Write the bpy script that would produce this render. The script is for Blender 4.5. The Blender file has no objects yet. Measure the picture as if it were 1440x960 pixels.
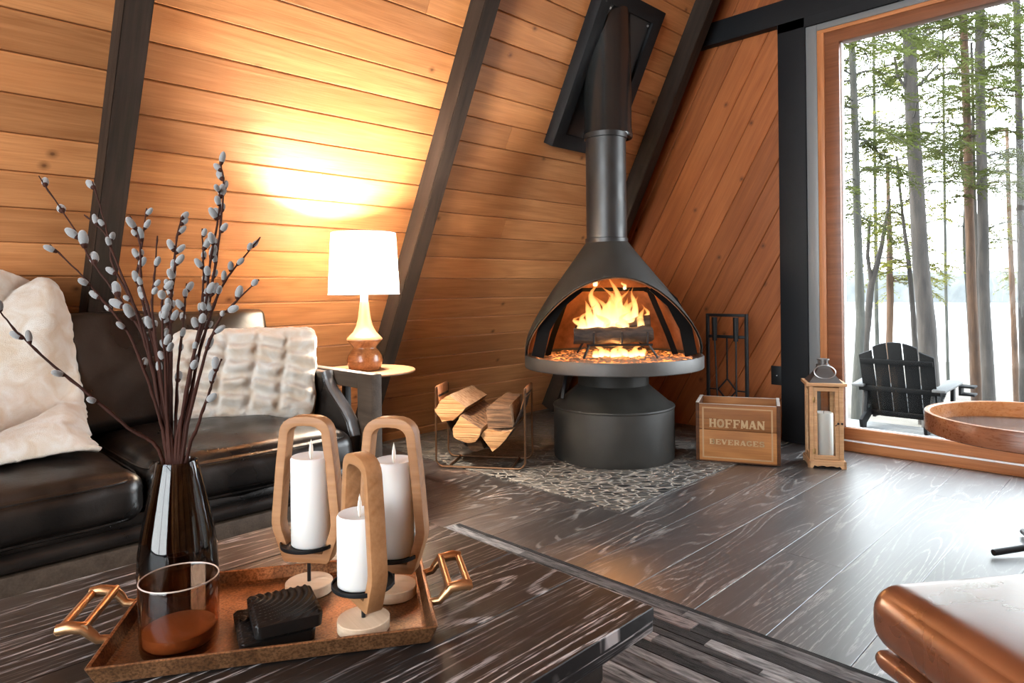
import bpy, bmesh, math, random
from mathutils import Vector, Matrix, noise
S = bpy.context.scene
COL = S.collection
PI = math.pi
rnd = random.Random(7)

# ------------------------------------------------------------------ camera
FPX, YAW, ROLL, HOR, CAMH = 942.75, .78198, -.01104, 407.2, .95
_f = Vector((-math.sin(YAW), math.cos(YAW), 0)); _r = Vector((math.cos(YAW), math.sin(YAW), 0)); _u = Vector((0, 0, 1))
CR = _r*math.cos(ROLL) + _u*math.sin(ROLL); CU = _u*math.cos(ROLL) - _r*math.sin(ROLL)
EYE = Vector((0, 0, CAMH))
cam = bpy.data.cameras.new('camera'); cam.sensor_width = 36; cam.lens = FPX/1440*36
cam.shift_y = -(480-HOR)/1440; cam.clip_start = .02; cam.clip_end = 600
co = bpy.data.objects.new('camera', cam); COL.objects.link(co)
M = Matrix((CR, CU, -_f)).transposed().to_4x4(); M.translation = EYE; co.matrix_world = M
S.camera = co
def ray(x, y): return _f + CR*((x-720)/FPX) - CU*((y-HOR)/FPX)
def at(x, y, d): return EYE + ray(x, y)*d             # a point of the place at distance d
def on_z(x, y, z):
    d = ray(x, y); return EYE + d*((z-CAMH)/d.z)

# ------------------------------------------------------------------ mesh helpers
def BM(): return bmesh.new()
def obj(name, bm, mat, parent=None, loc=(0, 0, 0), rz=0, smooth=35, mats=None):
    me = bpy.data.meshes.new(name); bm.normal_update(); bm.to_mesh(me); bm.free()
    for m in (mats or [mat]): me.materials.append(m)
    if smooth:
        for p in me.polygons: p.use_smooth = True
        me.set_sharp_from_angle(angle=math.radians(smooth))
    o = bpy.data.objects.new(name, me); COL.objects.link(o)
    o.location = loc; o.rotation_euler = (0, 0, rz)
    if parent: o.parent = parent
    return o
def tag(o, label, cat, group=None, kind=None):
    o['label'] = label; o['category'] = cat
    if group: o['group'] = group
    if kind: o['kind'] = kind
    return o
def thing(name, label, cat, loc=(0, 0, 0), rz=0, group=None):
    o = bpy.data.objects.new(name, None); COL.objects.link(o); o.empty_display_size = .05
    o.location = loc; o.rotation_euler = (0, 0, rz)
    return tag(o, label, cat, group)
def struct(o, label=None):
    o['kind'] = 'structure'
    if label: o['label'] = label
    return o
def dup(o, parent=None):
    c = o.copy(); COL.objects.link(c)
    if parent: c.parent = parent
    return c
def box(bm, c, s, rot=None, bev=0, seg=2):
    m = Matrix.Translation(c) @ (rot.to_4x4() if rot else Matrix()) @ Matrix.Diagonal((s[0], s[1], s[2], 1))
    g = bmesh.ops.create_cube(bm, size=1, matrix=m)
    if bev:
        es = list({e for v in g['verts'] for e in v.link_edges})
        bmesh.ops.bevel(bm, geom=es, offset=bev, segments=seg, affect='EDGES', profile=.5)
def boxb(bm, lo, hi, bev=0): box(bm, [(a+b)/2 for a, b in zip(lo, hi)], [b-a for a, b in zip(lo, hi)], None, bev)
def bar(bm, a, b, w, h, up=(0, 0, 1), bev=0):
    a, b = Vector(a), Vector(b); d = b-a; L = d.length; d = d/L; u = Vector(up)
    if abs(d.dot(u)) > .98: u = Vector((1, 0, 0))
    s = d.cross(u).normalized(); u = s.cross(d)
    R = Matrix((d, s, u)).transposed()
    box(bm, (a+b)/2, (L, w, h), R, bev)
def tube(bm, pts, r, seg=8, closed=False, cap=True):
    pts = [Vector(p) for p in pts]; n = len(pts); rs = r if isinstance(r, (list, tuple)) else [r]*n
    rings = []; prev = None
    for i, p in enumerate(pts):
        a = pts[i-1] if (i or closed) else p; b = pts[(i+1) % n] if (i < n-1 or closed) else p
        t = (b-a).normalized()
        if prev is None:
            q = Vector((0, 0, 1)) if abs(t.z) < .9 else Vector((1, 0, 0)); nn = (q - t*q.dot(t)).normalized()
        else:
            nn = (prev - t*prev.dot(t)).normalized()
        prev = nn; bb = t.cross(nn)
        rings.append([bm.verts.new(p + (nn*math.cos(2*PI*k/seg) + bb*math.sin(2*PI*k/seg))*rs[i]) for k in range(seg)])
    for i in range(n if closed else n-1):
        A, B = rings[i], rings[(i+1) % n]
        for k in range(seg): bm.faces.new((A[k], A[(k+1) % seg], B[(k+1) % seg], B[k]))
    if cap and not closed:
        bm.faces.new(rings[0][::-1]); bm.faces.new(rings[-1])
def lathe(bm, prof, seg=48, c=(0, 0, 0)):
    rings = []
    for r, z in prof:
        if r < 1e-6: rings.append([bm.verts.new((c[0], c[1], c[2]+z))])
        else: rings.append([bm.verts.new((c[0]+r*math.cos(2*PI*k/seg), c[1]+r*math.sin(2*PI*k/seg), c[2]+z)) for k in range(seg)])
    for A, B in zip(rings, rings[1:]):
        for k in range(seg):
            k2 = (k+1) % seg
            if len(A) == 1 and len(B) == 1: break
            if len(A) == 1: bm.faces.new((A[0], B[k2], B[k]))
            elif len(B) == 1: bm.faces.new((A[k], A[k2], B[0]))
            else: bm.faces.new((A[k], A[k2], B[k2], B[k]))
    bmesh.ops.recalc_face_normals(bm, faces=bm.faces)
def prism(bm, poly, t, mat=Matrix(), bev=0):
    """polygon in local XY extruded t along local Z (centred)."""
    a = [bm.verts.new(mat @ Vector((x, y, -t/2))) for x, y in poly]; b = [bm.verts.new(mat @ Vector((x, y, t/2))) for x, y in poly]
    n = len(poly); fs = [bm.faces.new(a[::-1]), bm.faces.new(b)]
    for i in range(n): fs.append(bm.faces.new((a[i], a[(i+1) % n], b[(i+1) % n], b[i])))
    bmesh.ops.recalc_face_normals(bm, faces=fs)
    if bev: bmesh.ops.bevel(bm, geom=list({e for f in fs for e in f.edges}), offset=bev, segments=2, affect='EDGES', profile=.5)
def ringprism(bm, outer, inner, t, mat=Matrix(), bev=0):
    """closed ring between two outlines with the same number of points."""
    n = len(outer); V = []
    for poly in (outer, inner):
        for z in (-t/2, t/2): V.append([bm.verts.new(mat @ Vector((x, y, z))) for x, y in poly])
    o0, o1, i0, i1 = V; fs = []
    for k in range(n):
        j = (k+1) % n
        fs += [bm.faces.new((o0[k], o0[j], o1[j], o1[k])), bm.faces.new((i0[j], i0[k], i1[k], i1[j])),
               bm.faces.new((o1[k], o1[j], i1[j], i1[k])), bm.faces.new((o0[j], o0[k], i0[k], i0[j]))]
    bmesh.ops.recalc_face_normals(bm, faces=fs)
    if bev:
        es = [e for e in {e for f in fs for e in f.edges} if len(e.link_faces) == 2 and e.calc_face_angle(0) > 1.2]
        bmesh.ops.bevel(bm, geom=es, offset=bev, segments=2, affect='EDGES', profile=.5)
def cushion(bm, c, h, r, puff=(0, 0, 0), amp=0, sc=4, rot=None, n=22, fine=0, seed=0, pinch=0):
    """rounded pillow box with bulging faces and wrinkle noise."""
    h = Vector(h); rot = rot or Matrix.Identity(3); start = len(bm.verts); new = []
    for ax in range(3):
        for s in (-1, 1):
            g = []
            for i in range(n+1):
                row = []
                for j in range(n+1):
                    a, b = -1+2*i/n, -1+2*j/n
                    a, b = math.sin(a*PI/2)*.5+a*.5, math.sin(b*PI/2)*.5+b*.5
                    p = [0, 0, 0]; p[ax] = s; p[(ax+1) % 3] = a; p[(ax+2) % 3] = b
                    P = Vector((p[0]*h.x, p[1]*h.y, p[2]*h.z))
                    q = Vector([max(-(h[k]-r), min(h[k]-r, P[k])) for k in range(3)])
                    d = P-q
                    if d.length > 1e-9: P = q + d.normalized()*r
                    for k in range(3):
                        k1, k2 = (k+1) % 3, (k+2) % 3
                        w = max(0, 1-p[k1]**2)*max(0, 1-p[k2]**2)
                        if puff[k]: P[k] += puff[k]*p[k]*w
                    if pinch:
                        P.x *= 1-pinch*(1-p[1]**2)*abs(p[0]); P.y *= 1-pinch*(1-p[0]**2)*abs(p[1])
                    nn = Vector(p).normalized()
                    if amp: P += nn*amp*noise.noise(Vector((P.x*sc+seed, P.y*sc, P.z*sc)))
                    if fine: P += nn*fine*noise.noise(Vector((P.x*60+seed, P.y*60, P.z*60)))
                    row.append(bm.verts.new(Vector(c) + rot @ P))
                g.append(row)
            for i in range(n):
                for j in range(n):
                    f = (g[i][j], g[i+1][j], g[i+1][j+1], g[i][j+1])
                    new.append(bm.faces.new(f if s > 0 else f[::-1]))
    bm.verts.ensure_lookup_table()
    bmesh.ops.remove_doubles(bm, verts=bm.verts[start:], dist=2e-4)
def rz(a): return Matrix.Rotation(a, 3, 'Z')
def rotm(ax, a): return Matrix.Rotation(a, 3, ax)
def frame(o, x, y):
    """4x4 with local X, Y, Z axes at o."""
    x = Vector(x).normalized(); y = Vector(y); y = (y - x*y.dot(x)).normalized(); z = x.cross(y)
    m = Matrix((x, y, z)).transposed().to_4x4(); m.translation = Vector(o); return m

# ------------------------------------------------------------------ materials
class N:
    def __init__(s, name):
        s.m = bpy.data.materials.new(name); s.m.use_nodes = True; s.t = s.m.node_tree; s.n = s.t.nodes; s.b = s.n['Principled BSDF']; s.out = s.n['Material Output']
    def add(s, typ, **k):
        x = s.n.new(typ)
        for a, v in k.items():
            if a.startswith('i_'):
                key = a[2:]; key = int(key) if key.isdigit() else key.replace('_', ' ')
                s.put(x.inputs[key], v)
            else: setattr(x, a, v)
        return x
    def put(s, inp, v):
        if isinstance(v, bpy.types.NodeSocket): s.t.links.new(v, inp)
        else: inp.default_value = v
    def set(s, **k):
        for a, v in k.items(): s.put(s.b.inputs[a.replace('_', ' ')], v)
    def math(s, op, a, b=0.0, c=None):
        x = s.add('ShaderNodeMath', operation=op); s.put(x.inputs[0], a); s.put(x.inputs[1], b)
        if c is not None: s.put(x.inputs[2], c)
        return x.outputs[0]
    def mix(s, f, a, b, mode='MIX'):
        x = s.add('ShaderNodeMix', data_type='RGBA', blend_type=mode); s.put(x.inputs[0], f)
        s.put(x.inputs[6], a if not isinstance(a, tuple) else (*a[:3], 1)); s.put(x.inputs[7], b if not isinstance(b, tuple) else (*b[:3], 1)); return x.outputs[2]
    def ramp(s, f, stops, interp='LINEAR'):
        x = s.add('ShaderNodeValToRGB'); r = x.color_ramp; r.interpolation = interp
        while len(r.elements) < len(stops): r.elements.new(.5)
        for e, (p, c) in zip(r.elements, stops): e.position = p; e.color = (*c, 1) if isinstance(c, tuple) else (c, c, c, 1)
        s.put(x.inputs[0], f); return x.outputs[0]
    def noise(s, vec, scale, detail=3, dist=0, rough=.55):
        x = s.add('ShaderNodeTexNoise'); s.put(x.inputs['Vector'], vec)
        x.inputs['Scale'].default_value = scale; x.inputs['Detail'].default_value = detail; x.inputs['Distortion'].default_value = dist; x.inputs['Roughness'].default_value = rough; return x.outputs[0]
    def map(s, vec, scale=(1, 1, 1), loc=(0, 0, 0)):
        x = s.add('ShaderNodeMapping'); s.put(x.inputs['Vector'], vec); x.inputs['Scale'].default_value = scale; x.inputs['Location'].default_value = loc; return x.outputs[0]
    def co(s, which='Object'):
        return s.add('ShaderNodeTexCoord').outputs[which]
    def bump(s, h, dist=.002, strength=1):
        x = s.add('ShaderNodeBump'); s.put(x.inputs['Height'], h); x.inputs['Distance'].default_value = dist; x.inputs['Strength'].default_value = strength
        s.put(s.b.inputs['Normal'], x.outputs[0]); return x
def plain(name, col, rough=.5, metal=0, spec=.5, bump=None, var=0, coat=0):
    n = N(name); n.set(Roughness=rough, Metallic=metal, Specular_IOR_Level=spec)
    c = (*col, 1)
    if var:
        v = n.noise(n.co(), 9, 4)
        f = n.ramp(v, [(.3, 1-var), (.7, 1+var)])
        c = n.mix(1.0, tuple(col), f, 'MULTIPLY')
        n.set(Roughness=n.ramp(v, [(.3, max(.02, rough-.08)), (.7, min(1, rough+.08))]))
    n.set(Base_Color=c)
    if coat: n.set(Coat_Weight=coat, Coat_Roughness=.1)
    if bump: n.bump(n.noise(n.co(), bump[0], 4), bump[1])
    return n.m
def wood(name, dark, light, rough=.45, knots=False, uv=True, sx=1.0, grain=(9., .55), tint=True, spec=.4, red=None, lines=.35):
    """long-grain wood; UV in metres, u along the board."""
    n = N(name); v = n.co('UV' if uv else 'Object')
    if not uv: v = n.map(v, (1, 1, 1))
    big = n.noise(n.map(v, (.7*sx, 7, 7)), 1, 2, .6)
    rings = n.math('SINE', n.math('MULTIPLY', big, 42.))
    fine = n.noise(n.map(v, (5*sx, 160, 160)), 1, 4)
    mid = n.noise(n.map(v, (1.2*sx, 26, 26)), 1, 4, .3)
    g = n.math('ADD', n.math('MULTIPLY', rings, .055), n.math('ADD', n.math('MULTIPLY', fine, .50), n.math('MULTIPLY', mid, .50)))
    col = n.ramp(g, [(.32, tuple(dark)), (.78, tuple(light))])
    if red:
        blot = n.noise(n.map(v, (1.6, 5, 5)), 1, 3)
        col = n.mix(n.ramp(blot, [(.5, 0.), (.75, .55)]), col, tuple(red))
    if tint:
        a = n.add('ShaderNodeAttribute', attribute_name='tint').outputs['Fac']
        col = n.mix(1.0, col, n.ramp(a, [(0, (.74, .70, .66)), (1, (1.15, 1.13, 1.10))]), 'MULTIPLY')
    if knots:
        vo = n.add('ShaderNodeTexVoronoi', feature='F1', voronoi_dimensions='2D'); n.put(vo.inputs['Vector'], n.map(v, (3.0, 3.6, 1))); vo.inputs['Scale'].default_value = 1; vo.inputs['Randomness'].default_value = 1
        dd = n.math('ADD', vo.outputs['Distance'], n.math('MULTIPLY', n.noise(n.map(v, (40, 40, 40)), 1, 2), .02))
        has = n.math('GREATER_THAN', n.add('ShaderNodeSeparateColor', i_Color=vo.outputs['Color']).outputs[0], .72)
        k = n.math('MULTIPLY', .8, n.math('MULTIPLY', n.ramp(dd, [(.022, 1.), (.038, .6), (.085, 0.)]), has))
        col = n.mix(k, col, (dark[0]*.18, dark[1]*.14, dark[2]*.12))
    n.set(Base_Color=col, Roughness=n.ramp(fine, [(.3, rough-.07), (.7, rough+.1)]), Specular_IOR_Level=spec)
    n.bump(n.math('ADD', fine, n.math('MULTIPLY', rings, .25)), .0012, .5)
    return n.m
def cerused(name, base, line, rough=.3, amount=1., scale=1., spec=.6):
    """dark stained oak with pale open grain."""
    n = N(name); v = n.co('UV')
    big = n.noise(n.map(v, (.7*scale, 5.5*scale, 1)), 1, 1.2, .25)
    rings = n.math('SINE', n.math('MULTIPLY', big, 120.))
    dash = n.noise(n.map(v, (22, 330, 1)), 1, 2)
    patch = n.noise(n.map(v, (1.3, 7, 1), (3, 5, 0)), 1, 2)
    m = n.math('MULTIPLY', n.ramp(rings, [(.72, 0.), (.95, 1.)]), n.ramp(dash, [(.44, .05), (.52, 1.)]))
    straight = n.ramp(n.noise(n.map(v, (7, 210, 1)), 1, 3), [(.56, 0.), (.68, .75)])
    m = n.math('MAXIMUM', m, n.math('MULTIPLY', straight, n.ramp(dash, [(.42, .2), (.6, 1.)])))
    m = n.math('MULTIPLY', m, n.ramp(patch, [(.38, .12*amount), (.62, .9*amount)]))
    a = n.add('ShaderNodeAttribute', attribute_name='tint').outputs['Fac']
    b0 = n.mix(n.noise(n.map(v, (2, 18, 1)), 1, 3), tuple(c*.6 for c in base), tuple(c*1.5 for c in base))
    b0 = n.mix(1.0, b0, n.ramp(a, [(0, (.6, .6, .6)), (1, (1.5, 1.4, 1.35))]), 'MULTIPLY')
    n.set(Base_Color=n.mix(m, b0, tuple(line)), Specular_IOR_Level=spec,
          Roughness=n.math('ADD', rough, n.math('MULTIPLY', n.noise(n.map(v, (3, 40, 1)), 1, 3), .14)))
    n.bump(n.math('SUBTRACT', 1., m), .0001, .25)
    return n.m
def leather(name, col, rough=.35, spec=.5, scuff=None, bump=.0009):
    n = N(name); v = n.co()
    big = n.noise(v, 5, 4, .6)
    c = n.mix(n.ramp(big, [(.35, 0.), (.7, 1.)]), tuple(x*.7 for x in col), tuple(scuff or [x*1.5 for x in col]))
    vo = n.add('ShaderNodeTexVoronoi', feature='F1'); n.put(vo.inputs['Vector'], v); vo.inputs['Scale'].default_value = 260
    h = n.math('ADD', n.math('MULTIPLY', vo.outputs['Distance'], .25), n.math('MULTIPLY', n.noise(v, 24, 5, 1.), 2.2))
    n.set(Base_Color=c, Roughness=n.ramp(big, [(.3, rough-.06), (.7, rough+.12)]), Specular_IOR_Level=spec)
    n.bump(h, bump, .5); return n.m

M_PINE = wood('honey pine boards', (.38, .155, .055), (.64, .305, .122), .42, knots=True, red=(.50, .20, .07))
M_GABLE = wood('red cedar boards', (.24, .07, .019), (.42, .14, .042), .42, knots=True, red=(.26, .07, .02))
M_FLOOR = cerused('dark brushed oak floor', (.017, .0135, .012), (.38, .36, .34), .34, .95, 1., 1.0)
M_FLOOR.node_tree.nodes['Principled BSDF'].inputs['Coat Weight'].default_value = 1; M_FLOOR.node_tree.nodes['Principled BSDF'].inputs['Coat IOR'].default_value = 1.62; M_FLOOR.node_tree.nodes['Principled BSDF'].inputs['Coat Roughness'].default_value = .37
M_TABLE = cerused('black brushed oak top', (.008, .0072, .0072), (.42, .40, .40), .34, 1.5, .9, .4)
M_BEAM = wood('dark stained beam', (.010, .0065, .0046), (.040, .026, .018), .6, tint=False, spec=.2)
M_TRIM = plain('black painted trim', (.007, .008, .0095), .6, spec=.22, bump=(40, .0006))
M_JAMB = plain('window-lit black jamb', (.17, .18, .185), .35, bump=(40, .0005))  # black jamb; the window light on it is put into the grey
M_CEDAR = wood('cedar window frame', (.14, .048, .02), (.25, .095, .042), .38, tint=False, uv=False, sx=1)
M_SILL = wood('cedar sill', (.34, .125, .045), (.58, .25, .10), .38, tint=False)
M_BLACK = plain('black metal', (.006, .006, .0065), .5, spec=.28)
M_SOOT = plain('sooty black screen metal', (.004, .004, .004), .8, spec=.1)
M_STOVE = plain('matte black stove enamel', (.019, .0175, .0145), .58, spec=.35, bump=(180, .0004), var=.25)
M_PAN = plain('grey black pan band', (.045, .042, .038), .5, spec=.5, bump=(160, .0004), var=.2)
M_PIPE = plain('black flue pipe', (.013, .0135, .0135), .42, spec=.5, var=.15)
M_PIPEG = plain('satin black flue sleeve', (.011, .012, .012), .24, spec=.6)
M_LINER = plain('fire glow hood lining', (.20, .095, .05), .85, spec=.05, bump=(14, .004), var=.45)  # orange firelight on the black hood interior put into this brown
M_LEATH = leather('black leather', (.0065, .0055, .005), .30, .5, (.017, .012, .009))
M_COGNAC = leather('cognac leather', (.135, .038, .013), .26, .9, (.16, .048, .017), .0002)
_b = M_COGNAC.node_tree.nodes['Principled BSDF']; _b.inputs['Coat Weight'].default_value = 1; _b.inputs['Coat Roughness'].default_value = .26; _b.inputs['Coat IOR'].default_value = 1.7
M_TAN = leather('tan leather strap', (.40, .17, .07), .45, .4)
M_ARMW = wood('grey brown oak sofa frame', (.036, .024, .016), (.08, .056, .039), .55, tint=False, uv=False, spec=.2)
M_BASEW = wood('light maple', (.56, .40, .26), (.74, .58, .42), .5, tint=False, uv=False, spec=.3)
M_LOOP = wood('oak plywood ring', (.24, .11, .042), (.38, .19, .085), .5, tint=False, uv=False, spec=.3)
M_SHELF = plain('bronze tabletop', (.17, .08, .037), .4, metal=0, spec=.5, var=.15)
M_WAX = N('white wax'); M_WAX.set(Base_Color=(.66, .645, .62, 1), Roughness=.45, Subsurface_Weight=.35, Subsurface_Radius=(.02, .014, .01), Subsurface_Scale=.4); M_WAX = M_WAX.m
M_FLAMEP = plain('cream plastic flame', (.85, .80, .70), .4)
M_COPPER = N('antique copper tray'); _v = M_COPPER.noise(M_COPPER.co(), 18, 6, .5)
M_COPPER.set(Base_Color=M_COPPER.mix(M_COPPER.ramp(M_COPPER.noise(M_COPPER.co(), 260, 3), [(.42, .0), (.62, .6)]), M_COPPER.ramp(_v, [(.3, (.15, .066, .026)), (.7, (.46, .225, .10))]), (.05, .022, .012)), Metallic=.75, Roughness=M_COPPER.ramp(_v, [(.3, .5), (.7, .36)])); M_COPPER.bump(M_COPPER.noise(M_COPPER.co(), 220, 3), .0006); M_COPPER = M_COPPER.m
M_BRONZE = plain('polished bronze', (.42, .235, .115), .3, metal=.9, var=.2)
M_STEEL = plain('bronze wire', (.16, .085, .045), .4, metal=.8)
M_TINL = plain('grey tin roof', (.12, .115, .11), .42, metal=.6)
M_GALV = plain('galvanised ring', (.5, .5, .5), .35, metal=.9)
M_CARVE = plain('black carved wood', (.006, .005, .0045), .38, spec=.4, bump=(90, .0006))
M_CRATE = wood('old crate boards', (.27, .105, .03), (.52, .23, .075), .6, tint=False, uv=False, spec=.25, red=(.15, .05, .02))
M_CRATED = wood('dark crate ends', (.045, .018, .008), (.13, .05, .02), .65, tint=False, uv=False, spec=.2)
M_CRATEE = wood('worn crate edge', (.34, .30, .26), (.55, .5, .45), .7, tint=False, uv=False, spec=.2)
M_INK = plain('faded cream stencil', (.52, .36, .20), .7, spec=.15)
M_LANT = wood('natural pine lantern', (.40, .21, .095), (.62, .38, .20), .55, tint=False, uv=False, spec=.3)
M_CERAM = wood('turned walnut lamp', (.13, .045, .014), (.36, .145, .05), .16, tint=False, uv=False, spec=.6)
M_CERAML = plain('pale wood lamp neck', (.24, .105, .045), .35)
M_WHITE = plain('white socket', (.8, .78, .74), .4)
M_CATK = N('grey catkin down'); M_CATK.set(Base_Color=(.21, .215, .215, 1), Roughness=.95, Specular_IOR_Level=.1, Sheen_Weight=.6); M_CATK.bump(M_CATK.noise(M_CATK.co(), 900, 3), .0008); M_CATK = M_CATK.m
M_TWIG = plain('dark willow bark', (.034, .012, .008), .7, spec=.12, bump=(300, .0004), var=.3)
M_BARK2 = N('log bark'); _v = M_BARK2.noise(M_BARK2.map(M_BARK2.co(), (4, 60, 60)), 1, 4)
M_BARK2.set(Base_Color=M_BARK2.ramp(_v, [(.35, (.06, .03, .014)), (.65, (.26, .14, .07))]), Roughness=.85); M_BARK2.bump(_v, .006); M_BARK2 = M_BARK2.m
M_LOGEND = N('fresh split end grain'); _v = M_LOGEND.noise(M_LOGEND.map(M_LOGEND.co(), (1, 16, 50)), 1, 4, .5)
M_LOGEND.set(Base_Color=M_LOGEND.ramp(_v, [(.3, (.30, .13, .042)), (.7, (.56, .33, .145))]), Roughness=.8); M_LOGEND.bump(_v, .008); M_LOGEND = M_LOGEND.m
M_SPLIT = N('split face'); _v = M_SPLIT.noise(M_SPLIT.map(M_SPLIT.co(), (5, 70, 70)), 1, 4)
M_SPLIT.set(Base_Color=M_SPLIT.ramp(_v, [(.3, (.27, .145, .07)), (.7, (.50, .34, .21))]), Roughness=.8); M_SPLIT.bump(_v, .005); M_SPLIT = M_SPLIT.m
M_CHAR = N('charred log'); _v = M_CHAR.noise(M_CHAR.map(M_CHAR.co(), (8, 40, 40)), 1, 5, .5)
M_CHAR.set(Base_Color=M_CHAR.ramp(_v, [(.4, (.008, .006, .005)), (.75, (.07, .045, .03))]), Roughness=.8); M_CHAR.bump(_v, .01); M_CHAR = M_CHAR.m
M_ASH = N('ash and embers'); _v = M_ASH.noise(M_ASH.co(), 38, 5, .4); _e = M_ASH.noise(M_ASH.co(), 9, 3)
M_ASH.set(Base_Color=M_ASH.ramp(_v, [(.35, (.05, .03, .02)), (.65, (.20, .13, .085))]), Roughness=.95, Emission_Color=(1, .26, .05, 1),
          Emission_Strength=M_ASH.math('MULTIPLY', M_ASH.ramp(_v, [(.40, 1.2), (.50, 0.)]), M_ASH.ramp(_e, [(.35, .15), (.65, 1.)]))); M_ASH.bump(_v, .01); M_ASH = M_ASH.m
def fur(name, col, tone):
    n = N(name); v = n.co()
    a = n.noise(n.map(v, (1, 1, 1)), 14, 4, .8); b = n.noise(v, 420, 3)
    n.set(Base_Color=n.mix(n.ramp(a, [(.35, .0), (.7, 1.)]), tuple(tone), tuple(col)), Roughness=.95, Specular_IOR_Level=.1, Sheen_Weight=.5, Sheen_Roughness=.5)
    n.bump(n.math('ADD', n.math('MULTIPLY', a, 1.5), n.math('MULTIPLY', b, 1.6)), .007, .9); return n.m
M_FUR = fur('ivory faux fur', (.87, .83, .76), (.70, .56, .41))

def glass(name, tint=(1, 1, 1), rough=0, through=.96, ior=1.45):
    n = N(name); tr = n.add('ShaderNodeBsdfTransparent', i_Color=(*[c*through for c in tint], 1)); gl = n.add('ShaderNodeBsdfGlossy', i_Roughness=rough)
    bf = n.add('ShaderNodeNewGeometry').outputs['Backfacing']; fr = n.add('ShaderNodeFresnel', i_IOR=n.math('SUBTRACT', ior, n.math('MULTIPLY', bf, ior-1/ior))); mx = n.add('ShaderNodeMixShader', i_0=fr.outputs[0], i_1=tr.outputs[0], i_2=gl.outputs[0])
    n.t.links.new(mx.outputs[0], n.out.inputs[0]); return n.m
M_PANE = glass('window glass', ior=1.18); M_LGLASS = glass('lantern glass', (.97, .98, .97), 0, .96)
def tglass(name, col, rough=0):
    n = N(name); n.set(Base_Color=(*col, 1), Transmission_Weight=1, Roughness=rough, IOR=1.48); return n.m
M_SMOKE = glass('smoke glass', (.40, .37, .36), 0, 1.0, 1.55); M_AMBER = glass('amber brown glass', (.84, .66, .54), 0, 1.0, 1.5)
n = N('glowing linen shade'); dif = n.add('ShaderNodeBsdfDiffuse', i_Color=(.86, .80, .70, 1)); trl = n.add('ShaderNodeBsdfTranslucent', i_Color=(.92, .86, .76, 1))
mx = n.add('ShaderNodeMixShader', i_0=.55, i_1=dif.outputs[0], i_2=trl.outputs[0]); n.t.links.new(mx.outputs[0], n.out.inputs[0]); M_SHADE = n.m
n = N('lamp bulb'); n.set(Base_Color=(1, 1, 1, 1), Emission_Color=(1, .70, .38, 1), Emission_Strength=60); M_BULB = n.m
n = N('flame'); uvv = n.add('ShaderNodeSeparateXYZ', i_0=n.co('UV')).outputs[1]
colr = n.ramp(uvv, [(0, (1, .66, .30)), (.5, (1, .48, .15)), (1, (1, .26, .04))])
em = n.add('ShaderNodeEmission', i_Color=colr, i_Strength=n.ramp(uvv, [(0, 1.), (.6, .5), (1, .12)]))
em.inputs['Strength'].default_value = 1; _st = n.math('MULTIPLY', n.ramp(uvv, [(0, 1.), (.6, .55), (1, .3)]), 1.9); n.put(em.inputs['Strength'], _st)
tr = n.add('ShaderNodeBsdfTransparent'); lw = n.add('ShaderNodeLayerWeight', i_Blend=.5)
dens = n.math('MULTIPLY', n.math('POWER', n.math('SUBTRACT', 1., lw.outputs['Facing']), 1.3), n.ramp(uvv, [(0, .75), (.7, .6), (1, .15)]))
mx = n.add('ShaderNodeMixShader', i_0=dens, i_1=tr.outputs[0], i_2=em.outputs[0]); n.t.links.new(mx.outputs[0], n.out.inputs[0]); M_FLAME = n.m
# pebble hearth
n = N('sliced pebble mosaic'); mp = n.add('ShaderNodeMapping', i_Vector=n.co()); mp.inputs['Rotation'].default_value = (0, 0, -.72); v = n.map(mp.outputs[0], (19, 36, 30)); w = n.mix(.05, v, n.add('ShaderNodeTexNoise', i_Vector=v, i_Scale=.8).outputs['Color'])
ve = n.add('ShaderNodeTexVoronoi', feature='DISTANCE_TO_EDGE', i_Vector=w); ve.inputs['Scale'].default_value = 1
vc = n.add('ShaderNodeTexVoronoi', feature='F1', i_Vector=w); vc.inputs['Scale'].default_value = 1
stone = n.ramp(ve.outputs['Distance'], [(.03, 0.), (.075, 1.)])
sc = n.ramp(n.add('ShaderNodeSeparateColor', i_Color=vc.outputs['Color']).outputs[0], [(0, (.012, .012, .012)), (.5, (.04, .038, .035)), (.85, (.085, .075, .063)), (1, (.13, .115, .095))])
n.set(Base_Color=n.mix(stone, (.24, .22, .185), sc), Roughness=n.ramp(stone, [(0, .8), (1, .38)])); n.bump(n.ramp(ve.outputs['Distance'], [(.02, 0.), (.12, 1.)]), .003); M_PEBBLE = n.m
# hide rug
n = N('grey hide patchwork'); a = n.add('ShaderNodeAttribute', attribute_name='tint').outputs['Fac']; v = n.co('UV')
c = n.ramp(a, [(0, (.007, .0065, .0065)), (.35, (.03, .027, .027)), (.7, (.105, .10, .10)), (.93, (.26, .26, .26)), (1, (.07, .03, .02))])
st = n.noise(n.map(v, (9, 55, 1)), 1, 6, 1.2)
n.set(Base_Color=n.mix(1., c, n.ramp(st, [(.32, .2), (.68, 2.)]), 'MULTIPLY'), Roughness=.8, Specular_IOR_Level=.1, Sheen_Weight=.04); n.bump(n.noise(n.map(v, (25, 500, 1)), 1, 4), .003); M_HIDE = n.m
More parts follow.
